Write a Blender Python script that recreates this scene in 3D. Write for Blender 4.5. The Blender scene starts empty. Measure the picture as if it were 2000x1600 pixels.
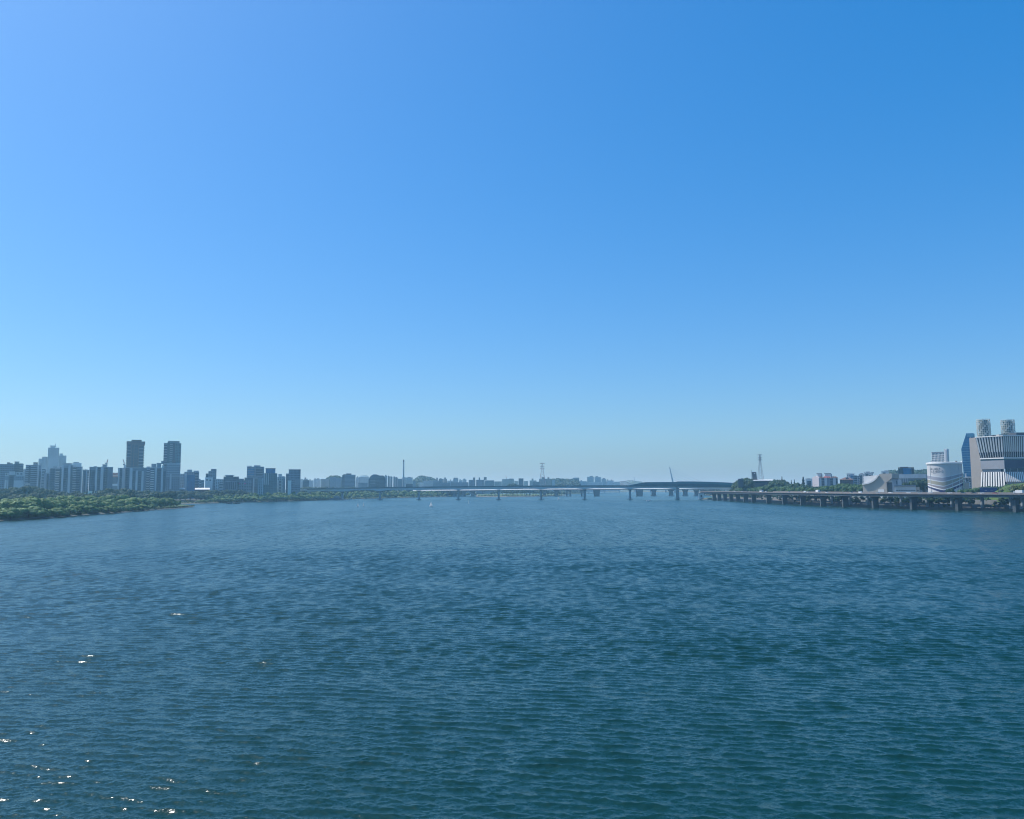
import bpy, bmesh, math, random
import numpy as np
from mathutils import Vector, Matrix

random.seed(7)
RNG = np.random.default_rng(11)
S = bpy.context.scene
COL = S.collection
R = math.radians

# ------------------------------------------------------------------ camera
CAM_H = 22.0
FPX = 1603.0                       # focal length in pixels of the 2000 px wide photograph
PITCH = math.atan(154.5 / FPX)
ROLL = R(-0.229)
cd = bpy.data.cameras.new("camera")
cam = bpy.data.objects.new("camera", cd)
COL.objects.link(cam)
cd.sensor_fit = 'HORIZONTAL'
cd.sensor_width = 36.0
cd.lens = 36.0 * FPX / 2000.0
cd.clip_start = 0.5
cd.clip_end = 60000
MR = Matrix.Rotation(R(90) + PITCH, 3, 'X') @ Matrix.Rotation(ROLL, 3, 'Z')
cam.matrix_world = Matrix.Translation((0, 0, CAM_H)) @ MR.to_4x4()
S.camera = cam

def ray(px, py):
    return MR @ Vector(((px - 1000) / FPX, (800 - py) / FPX, -1.0))
def W(px, py, D):                  # the point seen at px,py at distance D along the view
    d = ray(px, py); k = D / d.y
    return Vector((d.x * k, D, CAM_H + d.z * k))
def X(px, D, py=955):
    return W(px, py, D).x
def Z(px, py, D):
    return W(px, py, D).z
def G(px, py, z=0.0):              # the point of the level z seen at px,py
    d = ray(px, py); k = (z - CAM_H) / d.z
    return Vector((d.x * k, d.y * k, z))

# ------------------------------------------------------------------ tagging
def tag(o, label=None, cat=None, group=None, kind=None):
    if label: o['label'] = label
    if cat: o['category'] = cat
    if group: o['group'] = group
    if kind: o['kind'] = kind
    return o
def empty(name, loc=(0, 0, 0), rz=0.0):
    o = bpy.data.objects.new(name, None); COL.objects.link(o)
    o.location = loc; o.rotation_euler = (0, 0, rz); o.empty_display_size = 1
    return o
def link(name, me, mats, parent=None):
    o = bpy.data.objects.new(name, me); COL.objects.link(o)
    if not isinstance(mats, (list, tuple)): mats = [mats]
    if len(me.materials) == 0:
        for m in mats: me.materials.append(m)
    if parent is not None: o.parent = parent
    return o
def copy_tree(root, loc, rz=0.0, scale=None):
    c = root.copy(); COL.objects.link(c); c.location = loc; c.rotation_euler = (0, 0, rz)
    if scale: c.scale = scale
    for ch in root.children:
        k = ch.copy(); COL.objects.link(k); k.parent = c
        for g in ch.children:
            h = g.copy(); COL.objects.link(h); h.parent = k
    return c

# ------------------------------------------------------------------ mesh collector
class MB:
    def __init__(s): s.v = []; s.f = []; s.m = []
    def face(s, pts, m=0):
        n = len(s.v); s.v += [tuple(p) for p in pts]; s.f.append(tuple(range(n, n + len(pts)))); s.m.append(m); return s
    def hexa(s, p, m=0):           # eight corners: bottom ring then top ring, counter-clockwise from above
        n = len(s.v); s.v += [tuple(q) for q in p]
        for f in ((3, 2, 1, 0), (4, 5, 6, 7), (0, 1, 5, 4), (1, 2, 6, 5), (2, 3, 7, 6), (3, 0, 4, 7)):
            s.f.append(tuple(n + i for i in f)); s.m.append(m)
        return s
    def box(s, x0, x1, y0, y1, z0, z1, m=0):
        return s.hexa([(x0, y0, z0), (x1, y0, z0), (x1, y1, z0), (x0, y1, z0), (x0, y0, z1), (x1, y0, z1), (x1, y1, z1), (x0, y1, z1)], m)
    def bar(s, a, b, w, h=None, m=0):      # a square bar from a to b
        a = Vector(a); b = Vector(b); d = (b - a).normalized(); h = h or w
        up = Vector((0, 0, 1)) if abs(d.z) < .95 else Vector((0, 1, 0))
        u = d.cross(up).normalized() * (w / 2); q = u.normalized().cross(d) * (h / 2)
        return s.hexa([a - u - q, a + u - q, b + u - q, b - u - q, a - u + q, a + u + q, b + u + q, b - u + q], m)
    def prism(s, poly, y0, y1, m=0):        # polygon in x,z extruded along y
        n = len(s.v); k = len(poly)
        s.v += [(x, y0, z) for x, z in poly] + [(x, y1, z) for x, z in poly]
        s.f.append(tuple(n + i for i in range(k))); s.m.append(m)
        s.f.append(tuple(n + k + i for i in reversed(range(k)))); s.m.append(m)
        for i in range(k):
            j = (i + 1) % k
            s.f.append((n + j, n + i, n + k + i, n + k + j)); s.m.append(m)
        return s
    def slab(s, poly, z0, z1, m=0):         # polygon in x,y extruded along z
        n = len(s.v); k = len(poly)
        s.v += [(x, y, z0) for x, y in poly] + [(x, y, z1) for x, y in poly]
        s.f.append(tuple(n + i for i in reversed(range(k)))); s.m.append(m)
        s.f.append(tuple(n + k + i for i in range(k))); s.m.append(m)
        for i in range(k):
            j = (i + 1) % k
            s.f.append((n + i, n + j, n + k + j, n + k + i)); s.m.append(m)
        return s
    def lathe(s, prof, n=24, c=(0, 0), m=0, caps=True):
        b = len(s.v)
        for r, z in prof:
            for i in range(n):
                a = 2 * math.pi * i / n
                s.v.append((c[0] + r * math.cos(a), c[1] + r * math.sin(a), z))
        for k in range(len(prof) - 1):
            for i in range(n):
                j = (i + 1) % n
                s.f.append((b + k * n + i, b + k * n + j, b + (k + 1) * n + j, b + (k + 1) * n + i)); s.m.append(m)
        if caps:
            s.f.append(tuple(b + i for i in reversed(range(n)))); s.m.append(m)
            e = b + (len(prof) - 1) * n
            s.f.append(tuple(e + i for i in range(n))); s.m.append(m)
        return s
    def mesh(s, name):
        me = bpy.data.meshes.new(name); me.from_pydata(s.v, [], s.f)
        me.polygons.foreach_set('material_index', s.m); me.update(); return me
    def build(s, name, mats, parent=None, fix=True):
        me = s.mesh(name)
        if fix:
            b = bmesh.new(); b.from_mesh(me); bmesh.ops.recalc_face_normals(b, faces=b.faces); b.to_mesh(me); b.free()
        return link(name, me, mats, parent)

# ------------------------------------------------------------------ materials
def nodes(name):
    m = bpy.data.materials.new(name); m.use_nodes = True
    nt = m.node_tree; p = nt.nodes['Principled BSDF']
    return m, nt, p
def N(nt, t, **kw):
    n = nt.nodes.new(t)
    for k, v in kw.items():
        if k.startswith('i_'): n.inputs[int(k[2:]) if k[2:].isdigit() else k[2:].replace('_', ' ')].default_value = v
        else: setattr(n, k, v)
    return n
def rgba(c): return (c[0], c[1], c[2], 1)
def sc(c, k): return tuple(min(1, x * k) for x in c)
def paint(name, c, rough=.75, var=.18, scale=.12, streak=1.0, metal=0.0):
    m, nt, p = nodes(name)
    tc = N(nt, 'ShaderNodeTexCoord'); mp = N(nt, 'ShaderNodeMapping')
    mp.inputs['Scale'].default_value = (1, 1, 1 / streak)
    no = N(nt, 'ShaderNodeTexNoise', i_Scale=scale, i_Detail=5.0, i_Roughness=.65)
    mx = N(nt, 'ShaderNodeMix', data_type='RGBA')
    mx.inputs[6].default_value = rgba(sc(c, 1 - var)); mx.inputs[7].default_value = rgba(sc(c, 1 + var))
    rp = N(nt, 'ShaderNodeMapRange', i_1=.3, i_2=.7)
    L = nt.links.new
    L(tc.outputs['Object'], mp.inputs[0]); L(mp.outputs[0], no.inputs[0]); L(no.outputs[0], rp.inputs[0])
    L(rp.outputs[0], mx.inputs[0]); L(mx.outputs[2], p.inputs['Base Color'])
    p.inputs['Roughness'].default_value = rough; p.inputs['Metallic'].default_value = metal
    return m
def facade(name, wall, glass, sx=3.2, sz=3.0, fx=.55, fz=.5, rough=.7, var=.12):
    """wall with a grid of recess-dark windows: sx, sz the bay and the storey, fx, fz the window's share of them"""
    m, nt, p = nodes(name); L = nt.links.new
    tc = N(nt, 'ShaderNodeTexCoord'); sp = N(nt, 'ShaderNodeSeparateXYZ'); L(tc.outputs['Object'], sp.inputs[0])
    def math_(op, a, b=None):
        n = N(nt, 'ShaderNodeMath', operation=op)
        for i, q in enumerate((a, b)):
            if q is None: continue
            if isinstance(q, (int, float)): n.inputs[i].default_value = q
            else: L(q, n.inputs[i])
        return n.outputs[0]
    h = math_('ADD', sp.outputs[0], sp.outputs[1])
    u = math_('FRACT', math_('DIVIDE', h, sx)); v = math_('FRACT', math_('DIVIDE', sp.outputs[2], sz))
    a = math_('MULTIPLY', math_('LESS_THAN', math_('ABSOLUTE', math_('SUBTRACT', u, .5)), fx / 2), math_('LESS_THAN', math_('ABSOLUTE', math_('SUBTRACT', v, .5)), fz / 2))
    # each window its own tone: curtains, blinds, open sashes
    wn = N(nt, 'ShaderNodeTexWhiteNoise', noise_dimensions='2D')
    cb = N(nt, 'ShaderNodeCombineXYZ'); L(math_('FLOOR', math_('DIVIDE', h, sx)), cb.inputs[0]); L(math_('FLOOR', math_('DIVIDE', sp.outputs[2], sz)), cb.inputs[1])
    L(cb.outputs[0], wn.inputs['Vector'])
    gm = N(nt, 'ShaderNodeMix', data_type='RGBA'); gm.inputs[6].default_value = rgba(sc(glass, .6)); gm.inputs[7].default_value = rgba(sc(glass, 1.7))
    L(wn.outputs[0], gm.inputs[0])
    no = N(nt, 'ShaderNodeTexNoise', i_Scale=.08, i_Detail=4.0); L(tc.outputs['Object'], no.inputs[0])
    wm = N(nt, 'ShaderNodeMix', data_type='RGBA'); wm.inputs[6].default_value = rgba(sc(wall, 1 - var)); wm.inputs[7].default_value = rgba(sc(wall, 1 + var))
    L(no.outputs[0], wm.inputs[0])
    nz = N(nt, 'ShaderNodeNewGeometry'); s2 = N(nt, 'ShaderNodeSeparateXYZ'); L(nz.outputs['Normal'], s2.inputs[0])
    a = math_('MULTIPLY', a, math_('LESS_THAN', math_('ABSOLUTE', s2.outputs[2]), .5))
    mx = N(nt, 'ShaderNodeMix', data_type='RGBA'); L(a, mx.inputs[0]); L(wm.outputs[2], mx.inputs[6]); L(gm.outputs[2], mx.inputs[7])
    L(mx.outputs[2], p.inputs['Base Color'])
    rr = N(nt, 'ShaderNodeMapRange', i_3=rough, i_4=.15); L(a, rr.inputs[0]); L(rr.outputs[0], p.inputs['Roughness'])
    return m
# ------------------------------------------------------------------ daylight
SUN_AZ, SUN_EL = -68.0, 54.0       # degrees right of the view direction, above the horizon
w = bpy.data.worlds.new("World"); S.world = w; w.use_nodes = True
nt = w.node_tree; bg = nt.nodes['Background']
sky = nt.nodes.new('ShaderNodeTexSky'); sky.sky_type = 'NISHITA'; sky.sun_disc = False
sky.sun_elevation = R(SUN_EL); sky.sun_rotation = R(SUN_AZ)
sky.altitude = 0; sky.air_density = 1.0; sky.dust_density = 1.5; sky.ozone_density = 3.0
hs = nt.nodes.new('ShaderNodeHueSaturation'); hs.inputs['Saturation'].default_value = 1.5
gm = nt.nodes.new('ShaderNodeGamma'); gm.inputs[1].default_value = .65
tn = nt.nodes.new('ShaderNodeMix'); tn.data_type = 'RGBA'; tn.blend_type = 'MULTIPLY'; tn.inputs[0].default_value = 1; tn.inputs[7].default_value = (.89, 1.44, 1.99, 1)
nt.links.new(sky.outputs[0], hs.inputs['Color']); nt.links.new(hs.outputs[0], gm.inputs[0]); nt.links.new(gm.outputs[0], tn.inputs[6]); nt.links.new(tn.outputs[2], bg.inputs['Color'])
bg.inputs['Strength'].default_value = 0.15
ld = bpy.data.lights.new("sun", 'SUN'); ld.energy = 5.0; ld.angle = R(0.53); ld.color = (1, .98, .94)
sun = bpy.data.objects.new("sun", ld); COL.objects.link(sun)
sv = Vector((math.sin(R(SUN_AZ)) * math.cos(R(SUN_EL)), math.cos(R(SUN_AZ)) * math.cos(R(SUN_EL)), math.sin(R(SUN_EL))))
sun.rotation_euler = sv.to_track_quat('Z', 'Y').to_euler(); sun.location = sv * 500
S.view_settings.view_transform = 'Standard'; S.view_settings.look = 'None'
S.cycles.filter_width = 1.1; S.cycles.use_denoising = True; S.cycles.volume_bounces = 2
S.view_settings.exposure = 0.0; S.view_settings.gamma = 1.0

# ------------------------------------------------------------------ haze: one closed box of even air round everything
HZ = MB(); HZ.box(-15000, 15000, -3000, 21000, -4, 178)
hm = bpy.data.materials.new("haze_air"); hm.use_nodes = True; hn = hm.node_tree; hn.nodes.clear()
ho = hn.nodes.new('ShaderNodeOutputMaterial'); hv = hn.nodes.new('ShaderNodeVolumePrincipled')
hv.inputs['Color'].default_value = (.40, .75, 1.0, 1); hv.inputs['Absorption Color'].default_value = (1, 1, 1, 1); hv.inputs['Density'].default_value = 1.28e-4; hv.inputs['Anisotropy'].default_value = .35
hn.links.new(hv.outputs[0], ho.inputs['Volume'])
hz = HZ.build('haze', hm); tag(hz, 'pale blue summer haze over the river', 'haze', kind='stuff')

# ------------------------------------------------------------------ river
def river():
    ys = [-2500, -600, -150, -20]; y = 32.0
    while y < 17500:
        ys.append(y)
        if y < 70: dy = .115
        elif y < 300: dy = .115 + (y - 70) * .0017
        elif y < 900: dy = .506 + (y - 300) * .014
        else: dy = 9 + (y - 900) * .06
        y += dy
    ys.append(17800)
    ys = np.array(ys); nc = 1041
    t = np.linspace(-1, 1, nc)
    half = .70 * np.maximum(ys, 32) + 32
    xs = half[:, None] * t[None, :]
    # outer columns reach far to both sides
    out = np.array([1.5, 3, 9, 30, 120])
    def lim(a): return np.minimum(np.maximum(a, 0), 14000)
    right = np.minimum(half[:, None] * out[None, :] + 300 * np.arange(1, 6)[None, :], 13500 + np.arange(5)[None, :] * 100)
    xs = np.concatenate([-right[:, ::-1], xs, right], 1)
    xs = xs.astype(np.float32)
    ysg = np.repeat(ys[:, None], xs.shape[1], 1).astype(np.float32)
    z = np.zeros_like(xs); dxs = np.zeros_like(xs); dys = np.zeros_like(xs)
    loc = (np.gradient(ys)[:, None] * np.ones_like(xs)).astype(np.float32)
    locx = (half / (nc - 1) * 2)[:, None].astype(np.float32)
    span = np.maximum(loc, locx)
    # gusts: slow patches in which the waves stand higher or lower
    g = np.zeros_like(xs)
    for i in range(9):
        L_ = RNG.uniform(18, 120); a = RNG.uniform(0, math.pi); ph = RNG.uniform(0, 6.28)
        g += np.sin((xs * math.cos(a) * .5 + ysg * math.sin(a)) * 6.283 / L_ + ph)
    g = 1 + .08 * g; g = np.clip(g, .45, 1.7)
    nw = 72; miss = np.zeros_like(xs)
    lam = np.exp(RNG.uniform(math.log(.34), math.log(2.3), nw))
    for i in range(nw):
        l = lam[i]; k = 2 * math.pi / l
        th = R(-90 - 14) + RNG.normal(0, R(19 if l > 1.1 else 34))
        kx, ky = math.cos(th), math.sin(th)
        slope = .033 * (1.0 if l < .8 else 1.2)
        A = slope / k
        fade = np.clip((l / (span * 2.2) - .9) / .8, 0, 1)
        miss += slope ** 2 / 2 * (1 - fade ** 2)
        ph = k * (kx * xs + ky * ysg) + RNG.uniform(0, 6.28)
        z += A * fade * g * np.cos(ph)
        q = 1.0 * A * fade * g * np.sin(ph)
        dxs -= q * kx; dys -= q * ky
    inside = (np.abs(xs) <= half[:, None] * 1.001)
    z *= inside; dxs *= inside; dys *= inside
    z[:5] = 0; dxs[:5] = 0; dys[:5] = 0
    co = np.stack([xs + dxs, ysg + dys, z], -1).reshape(-1, 3).astype(np.float32)
    nr, ncol = xs.shape
    i = np.arange(nr - 1)[:, None] * ncol + np.arange(ncol - 1)[None, :]
    q = np.stack([i, i + 1, i + ncol + 1, i + ncol], -1).reshape(-1, 4)
    me = bpy.data.meshes.new('river')
    me.vertices.add(len(co)); me.vertices.foreach_set('co', co.ravel())
    me.loops.add(q.size); me.loops.foreach_set('vertex_index', q.ravel().astype(np.int32))
    me.polygons.add(len(q)); me.polygons.foreach_set('loop_start', np.arange(0, q.size, 4, dtype=np.int32))
    me.polygons.foreach_set('loop_total', np.full(len(q), 4, np.int32))
    me.polygons.foreach_set('use_smooth', np.ones(len(q), bool))
    me.update(calc_edges=True)
    at = me.attributes.new('ruffle', 'FLOAT', 'POINT'); at.data.foreach_set('value', np.sqrt(miss).astype(np.float32).ravel())
    return me
RIP = 1.0
def water_mat():
    m, nt, p = nodes('river_water'); L = nt.links.new
    tc = N(nt, 'ShaderNodeTexCoord')
    def ripple(scale, sx, sy, rot, detail):
        mp = N(nt, 'ShaderNodeMapping'); mp.inputs['Scale'].default_value = (sx, sy, 1); mp.inputs['Rotation'].default_value = (0, 0, rot)
        no = N(nt, 'ShaderNodeTexNoise', i_Scale=scale, i_Detail=detail, i_Roughness=.6)
        L(tc.outputs['Object'], mp.inputs[0]); L(mp.outputs[0], no.inputs[0]); return no.outputs[0]
    def slope(scale, sx, sy, rot, detail, ax, ay):
        mp = N(nt, 'ShaderNodeMapping'); mp.inputs['Scale'].default_value = (sx, sy, 1); mp.inputs['Rotation'].default_value = (0, 0, rot)
        no = N(nt, 'ShaderNodeTexNoise', i_Scale=scale, i_Detail=detail, i_Roughness=.62)
        L(tc.outputs['Object'], mp.inputs[0]); L(mp.outputs[0], no.inputs[0])
        sb = N(nt, 'ShaderNodeVectorMath', operation='SUBTRACT'); L(no.outputs[1], sb.inputs[0]); sb.inputs[1].default_value = (.5, .5, .5)
        ml = N(nt, 'ShaderNodeVectorMath', operation='MULTIPLY'); L(sb.outputs[0], ml.inputs[0]); ml.inputs[1].default_value = (ax, ay, 0)
        return ml.outputs[0]
    def add(*v):
        o = v[0]
        for q in v[1:]:
            n = N(nt, 'ShaderNodeVectorMath', operation='ADD'); L(o, n.inputs[0]); L(q, n.inputs[1]); o = n.outputs[0]
        return o
    fine = slope(4.2, 1.0, 2.2, .22, 4.0, RIP * .55, RIP)
    mid = slope(.55, .9, 1.3, -.12, 3.0, 2.2, 2.2)
    # calmer and rougher lanes lying across the river
    lane = ripple(.02, 1.0, .22, .35, 5.0); cat = ripple(.11, 1.0, .3, .25, 4.0)
    grain = slope(.42, 1.0, .40, .1, 6.0, 3.4, 4.6)
    lr = N(nt, 'ShaderNodeMapRange', i_1=.36, i_2=.64, i_3=.78, i_4=1.18); L(lane, lr.inputs[0])
    cr = N(nt, 'ShaderNodeMapRange', i_1=.3, i_2=.7, i_3=.78, i_4=1.22); L(cat, cr.inputs[0])
    k = N(nt, 'ShaderNodeMath', operation='MULTIPLY'); L(lr.outputs[0], k.inputs[0]); L(cr.outputs[0], k.inputs[1])
    sca = N(nt, 'ShaderNodeVectorMath', operation='SCALE'); at = N(nt, 'ShaderNodeAttribute', attribute_name='ruffle'); ms = N(nt, 'ShaderNodeVectorMath', operation='SCALE'); L(add(mid, grain), ms.inputs[0]); L(at.outputs['Fac'], ms.inputs['Scale'])
    L(add(fine, ms.outputs[0]), sca.inputs[0]); L(k.outputs[0], sca.inputs['Scale'])
    ge = N(nt, 'ShaderNodeNewGeometry')
    nn = N(nt, 'ShaderNodeVectorMath', operation='NORMALIZE'); L(add(ge.outputs['Normal'], sca.outputs[0]), nn.inputs[0])
    L(nn.outputs[0], p.inputs['Normal'])
    p.inputs['Base Color'].default_value = (.004, .034, .031, 1)
    ak = N(nt, 'ShaderNodeMath', operation='MULTIPLY'); L(at.outputs['Fac'], ak.inputs[0]); L(k.outputs[0], ak.inputs[1])
    al = N(nt, 'ShaderNodeMath', operation='MULTIPLY_ADD'); L(ak.outputs[0], al.inputs[0]); al.inputs[1].default_value = .26; al.inputs[2].default_value = .004
    sq = N(nt, 'ShaderNodeMath', operation='SQRT'); L(al.outputs[0], sq.inputs[0]); L(sq.outputs[0], p.inputs['Roughness'])
    p.inputs['IOR'].default_value = 1.33; p.inputs['Specular IOR Level'].default_value = .43
    return m
rv = link('river', river(), water_mat()); tag(rv, kind='structure')
# the river bed keeps the sheet closed from below
# ------------------------------------------------------------------ shared materials
M = {}
M['pale'] = paint('pale_render', (.52, .56, .58), var=.12, streak=3)
M['white'] = paint('white_render', (.74, .74, .72), var=.08, streak=3)
M['grey'] = paint('grey_concrete', (.26, .31, .35), var=.15, streak=3)
M['mid'] = paint('mid_grey_render', (.17, .22, .27), var=.15, streak=3)
M['dark'] = paint('dark_cladding', (.075, .085, .095), var=.2, rough=.5)
M['brown'] = paint('brown_stone', (.085, .066, .060), var=.2, rough=.6)
M['beige'] = paint('beige_panel', (.40, .37, .32), var=.08, streak=2)
M['sand'] = paint('sand_render', (.42, .38, .33), var=.12, streak=2)
M['glass'] = paint('dark_glass', (.008, .05, .078), rough=.12, var=.35, scale=.25)
M['teal'] = paint('teal_glass', (.020, .085, .110), rough=.14, var=.3, scale=.2)
M['blueg'] = paint('blue_glass', (.012, .15, .31), rough=.14, var=.3, scale=.25)
M['orange'] = paint('orange_render', (.52, .17, .08), var=.12)
M['pink'] = paint('pink_sign', (.75, .16, .34), var=.1)
M['redroof'] = paint('red_tile', (.30, .09, .085), var=.2)
M['brownroof'] = paint('brown_tile', (.16, .10, .085), var=.2)
M['roof'] = paint('flat_roof', (.22, .24, .23), var=.2)
M['steel'] = paint('galvanised_steel', (.36, .37, .38), rough=.5, metal=.3)
M['redsteel'] = paint('red_white_steel', (.55, .33, .30), rough=.5)
M['greensteel'] = paint('green_grey_steel', (.10, .17, .19), rough=.5)
M['conc'] = paint('bridge_concrete', (.26, .29, .30), var=.18, scale=.2, streak=2)
M['concdk'] = paint('weathered_concrete', (.15, .165, .165), var=.25, scale=.25, streak=2)
M['girder'] = paint('blue_grey_girder', (.50, .56, .58), var=.1, rough=.55)
M['barrier'] = paint('teal_noise_barrier', (.02, .10, .12), var=.25, rough=.35, scale=.06)
M['asphalt'] = paint('asphalt', (.05, .05, .052), var=.2)
M['parapet'] = paint('pinkish_parapet', (.21, .19, .18), var=.12, scale=.3)
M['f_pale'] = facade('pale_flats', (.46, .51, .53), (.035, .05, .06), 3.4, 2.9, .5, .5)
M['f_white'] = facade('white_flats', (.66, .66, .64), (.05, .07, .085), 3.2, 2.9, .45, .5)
M['f_grey'] = facade('grey_flats', (.25, .31, .36), (.03, .05, .06), 3.2, 3.0, .6, .45)
M['f_band'] = facade('banded_office', (.29, .36, .41), (.03, .055, .075), 30, 3.4, 1.0, .5)
M['f_dark'] = facade('dark_office', (.055, .10, .13), (.02, .05, .075), 2.4, 3.6, .8, .6, rough=.4)
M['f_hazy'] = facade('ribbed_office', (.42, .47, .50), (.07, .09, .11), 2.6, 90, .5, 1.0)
M['f_blue'] = facade('blue_grey_office', (.13, .21, .29), (.03, .06, .09), 2.8, 3.6, .75, .55, rough=.4)
M['f_brown'] = facade('brown_tower', (.10, .080, .072), (.035, .045, .055), 3.0, 3.1, .55, .5, rough=.6)
M['f_teal'] = facade('teal_tower', (.05, .17, .20), (.02, .075, .10), 3.0, 3.3, .8, .75, rough=.3)
M['f_sand'] = facade('sand_flats', (.40, .37, .32), (.05, .055, .06), 3.4, 2.9, .45, .5)

def lerp_tab(tab, x):
    if x <= tab[0][0]: return tab[0][1]
    for (a, b), (c, d) in zip(tab, tab[1:]):
        if x <= c: return b + (d - b) * (x - a) / (c - a)
    return tab[-1][1]

# ------------------------------------------------------------------ buildings
class Bld:
    """A building that stands at distance D; its parts are given by where the photograph shows their edges and become metres here."""
    def __init__(s, name, label, cat, x0, x1, D, dep=20, z0=6.0, group=None, turn=0.0):
        s.D = D; s.dep = dep; s.z0g = z0
        u0, u1 = X(x0, D) / D, X(x1, D) / D
        a0, a1 = math.atan(u0), math.atan(u1)
        a = (a0 + a1) / 2; rg = D / math.cos(a)
        s.w = 2 * rg * math.tan((a1 - a0) / 2); s.xc = (x0 + x1) / 2; s.k = s.w / (x1 - x0)
        s.root = empty(name, (rg * math.sin(a), rg * math.cos(a), z0), -a + R(turn))
        tag(s.root, label, cat, group)
    def lx(s, px): return (px - s.xc) * s.k
    def z(s, py): return Z(s.xc, py, s.D) - s.z0g
    def zz(s, yt, yb): return (0 if yb is None else s.z(yb)), s.z(yt)
    def box(s, part, x0, x1, yt, yb=None, mat='grey', f=0.0, b=None, parent=None):
        z0, z1 = s.zz(yt, yb); m = MB(); m.box(s.lx(x0), s.lx(x1), f, s.dep if b is None else b, z0, z1)
        return m.build(part, M[mat], parent or s.root)
    def pent(s, x0, x1, yt, yb, mat='roof', part='roof_block'):
        z0, z1 = s.zz(yt, yb); m = MB(); q = min(3.0, s.dep * .2)
        m.box(s.lx(x0), s.lx(x1), q, s.dep - q, z0 - .2, z1)
        m.box(s.lx(x0) - .25, s.lx(x1) + .25, q - .25, s.dep - q + .25, z1 + .01, z1 + .4)
        return m.build(part, M[mat], s.root)
    def fin(s, x0, x1, yt, yb=None, mat='pale', part='wall_panel', f=-.7):
        return s.box(part, x0, x1, yt, yb, mat, f=f, b=-.02)
    def glz(s, x0, x1, yt, yb=None, slab='mid', glass='glass', part='glazing', fl=3.0):
        z0, z1 = s.zz(yt, yb); m = MB(); a, b = s.lx(x0), s.lx(x1)
        m.box(a, b, -.25, -.03, z0, z1, 0)
        z = z0 + fl
        while z < z1: m.box(a + .05, b - .05, -.42, -.26, z - .25, z + .25, 1); z += fl
        return m.build(part, [M[glass], M[slab]], s.root)
    def bal(s, x0, x1, yt, yb=None, slab='pale', glass='glass', part='balcony_stack', fl=3.0, h=1.25):
        z0, z1 = s.zz(yt, yb); m = MB(); a, b = s.lx(x0), s.lx(x1)
        m.box(a, b, -.2, -.03, z0, z1, 0)
        z = z0 + .3
        while z < z1 - .3: m.box(a, b, -1.3, -.21, z, min(z + h, z1), 1); z += fl
        return m.build(part, [M[glass], M[slab]], s.root)
    def cop(s, x0, x1, yt, mat='pale', part='parapet', h=.9, o=.35):
        z1 = s.z(yt); m = MB(); a, b = s.lx(x0) - o, s.lx(x1) + o; t = .4
        m.box(a, b, -o, -o + t, z1, z1 + h); m.box(a, b, s.dep + o - t, s.dep + o, z1, z1 + h)
        m.box(a, a + t, -o + t, s.dep + o - t, z1, z1 + h); m.box(b - t, b, -o + t, s.dep + o - t, z1, z1 + h)
        return m.build(part, M[mat], s.root)
    def units(s, x0, x1, y, n=3, h=1.6, mat='steel', part='roof_unit'):
        z = s.z(y)
        for i in range(n):
            a = s.lx(x0 + (x1 - x0) * (i + .2 + .5 * random.random()) / n); d = random.uniform(.25, .7) * s.dep; k = random.uniform(.6, 1.2)
            m = MB(); m.box(a - k, a + k, d, d + 2, z, z + h * random.uniform(.6, 1.2)); m.build(part, M[mat], s.root)
def flats(label, x0, x1, yt, D, strips=(), pents=(), mat='f_grey', group=None, dep=16, name='apartment_block', cat='apartment block', z0=6, par='pale', nu=2):
    b = Bld(name, label, cat, x0, x1, D, dep, z0, group)
    b.box('wall', x0, x1, yt, None, mat); b.cop(x0, x1, yt, par)
    for q in pents: b.pent(*q)
    for q in strips:
        k = q[0]; a = q[1:]
        y = a[2] if len(a) > 2 else yt + .3
        if k == 'fin': b.fin(a[0], a[1], y, None, a[3] if len(a) > 3 else 'pale')
        elif k == 'glz': b.glz(a[0], a[1], y, None, *(a[3:]))
        elif k == 'bal': b.bal(a[0], a[1], y, None, *(a[3:]))
    if nu and not pents: b.units(x0, x1, yt, nu)
    return b
def far(label, x0, x1, yt, D, mat='f_pale', pents=(), name='apartment_block', cat='apartment block', group=None, dep=14, z0=6, pm='roof'):
    b = Bld(name, label, cat, x0, x1, D, dep, z0, group)
    b.box('wall', x0, x1, yt, None, mat)
    for q in pents: b.pent(q[0], q[1], q[2], yt, pm)
    return b
# ------------------------------------------------------------------ the city on the left bank
GA = 'apartment and office blocks behind the left bank'
b = flats('long flat dark blue office slab at the left edge of the picture', -14, 26, 907.5, 1500, mat='f_blue', pents=[(11, 17, 903.5, 907.5), (17, 22, 905, 907.5)], name='office_block', cat='office block', par='mid', group=GA)
b = flats('dark office block with a tall roof box and rounded banded right corner', 25.5, 43.5, 907, 1480, [('glz', 27, 35, 909), ('bal', 36, 42.5, 908, 'mid')], [(25.8, 35, 902, 907), (36, 42, 905.6, 907)], mat='f_dark', name='office_block', cat='office block', group=GA, par='mid')
b = Bld('apartment_block', 'low block with white sculpted roof blocks over a dark central bay', 'apartment block', 8, 46, 1340, 16, 6, GA)
b.box('wall', 8, 46, 930, None, 'grey'); b.box('roof_block', 8, 15, 924.5, 930, 'pale', f=.5); b.box('roof_block', 16.5, 28, 921, 928, 'pale', f=-.8); b.box('roof_block', 29, 45, 922.5, 929.8, 'pale', f=.5)
b.glz(16, 25.5, 928.5); b.fin(8.2, 12, 938); b.fin(13.5, 15.5, 938); b.fin(26, 45, 938.5, None, 'pale'); b.box('window_band', 30, 44, 930.5, 937.5, 'f_grey', f=-.4, b=-.03)
for q in (31, 38): b.box('window', q, q + 4, 924.5, 927, 'glass', f=.3, b=.48)
b.box('window', 9.5, 12.5, 925.5, 928, 'glass', f=.3, b=.48)
flats('narrow pale block squeezed between two darker blocks near the left edge', 43.8, 48, 917, 1560, mat='f_pale', group=GA)
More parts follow.
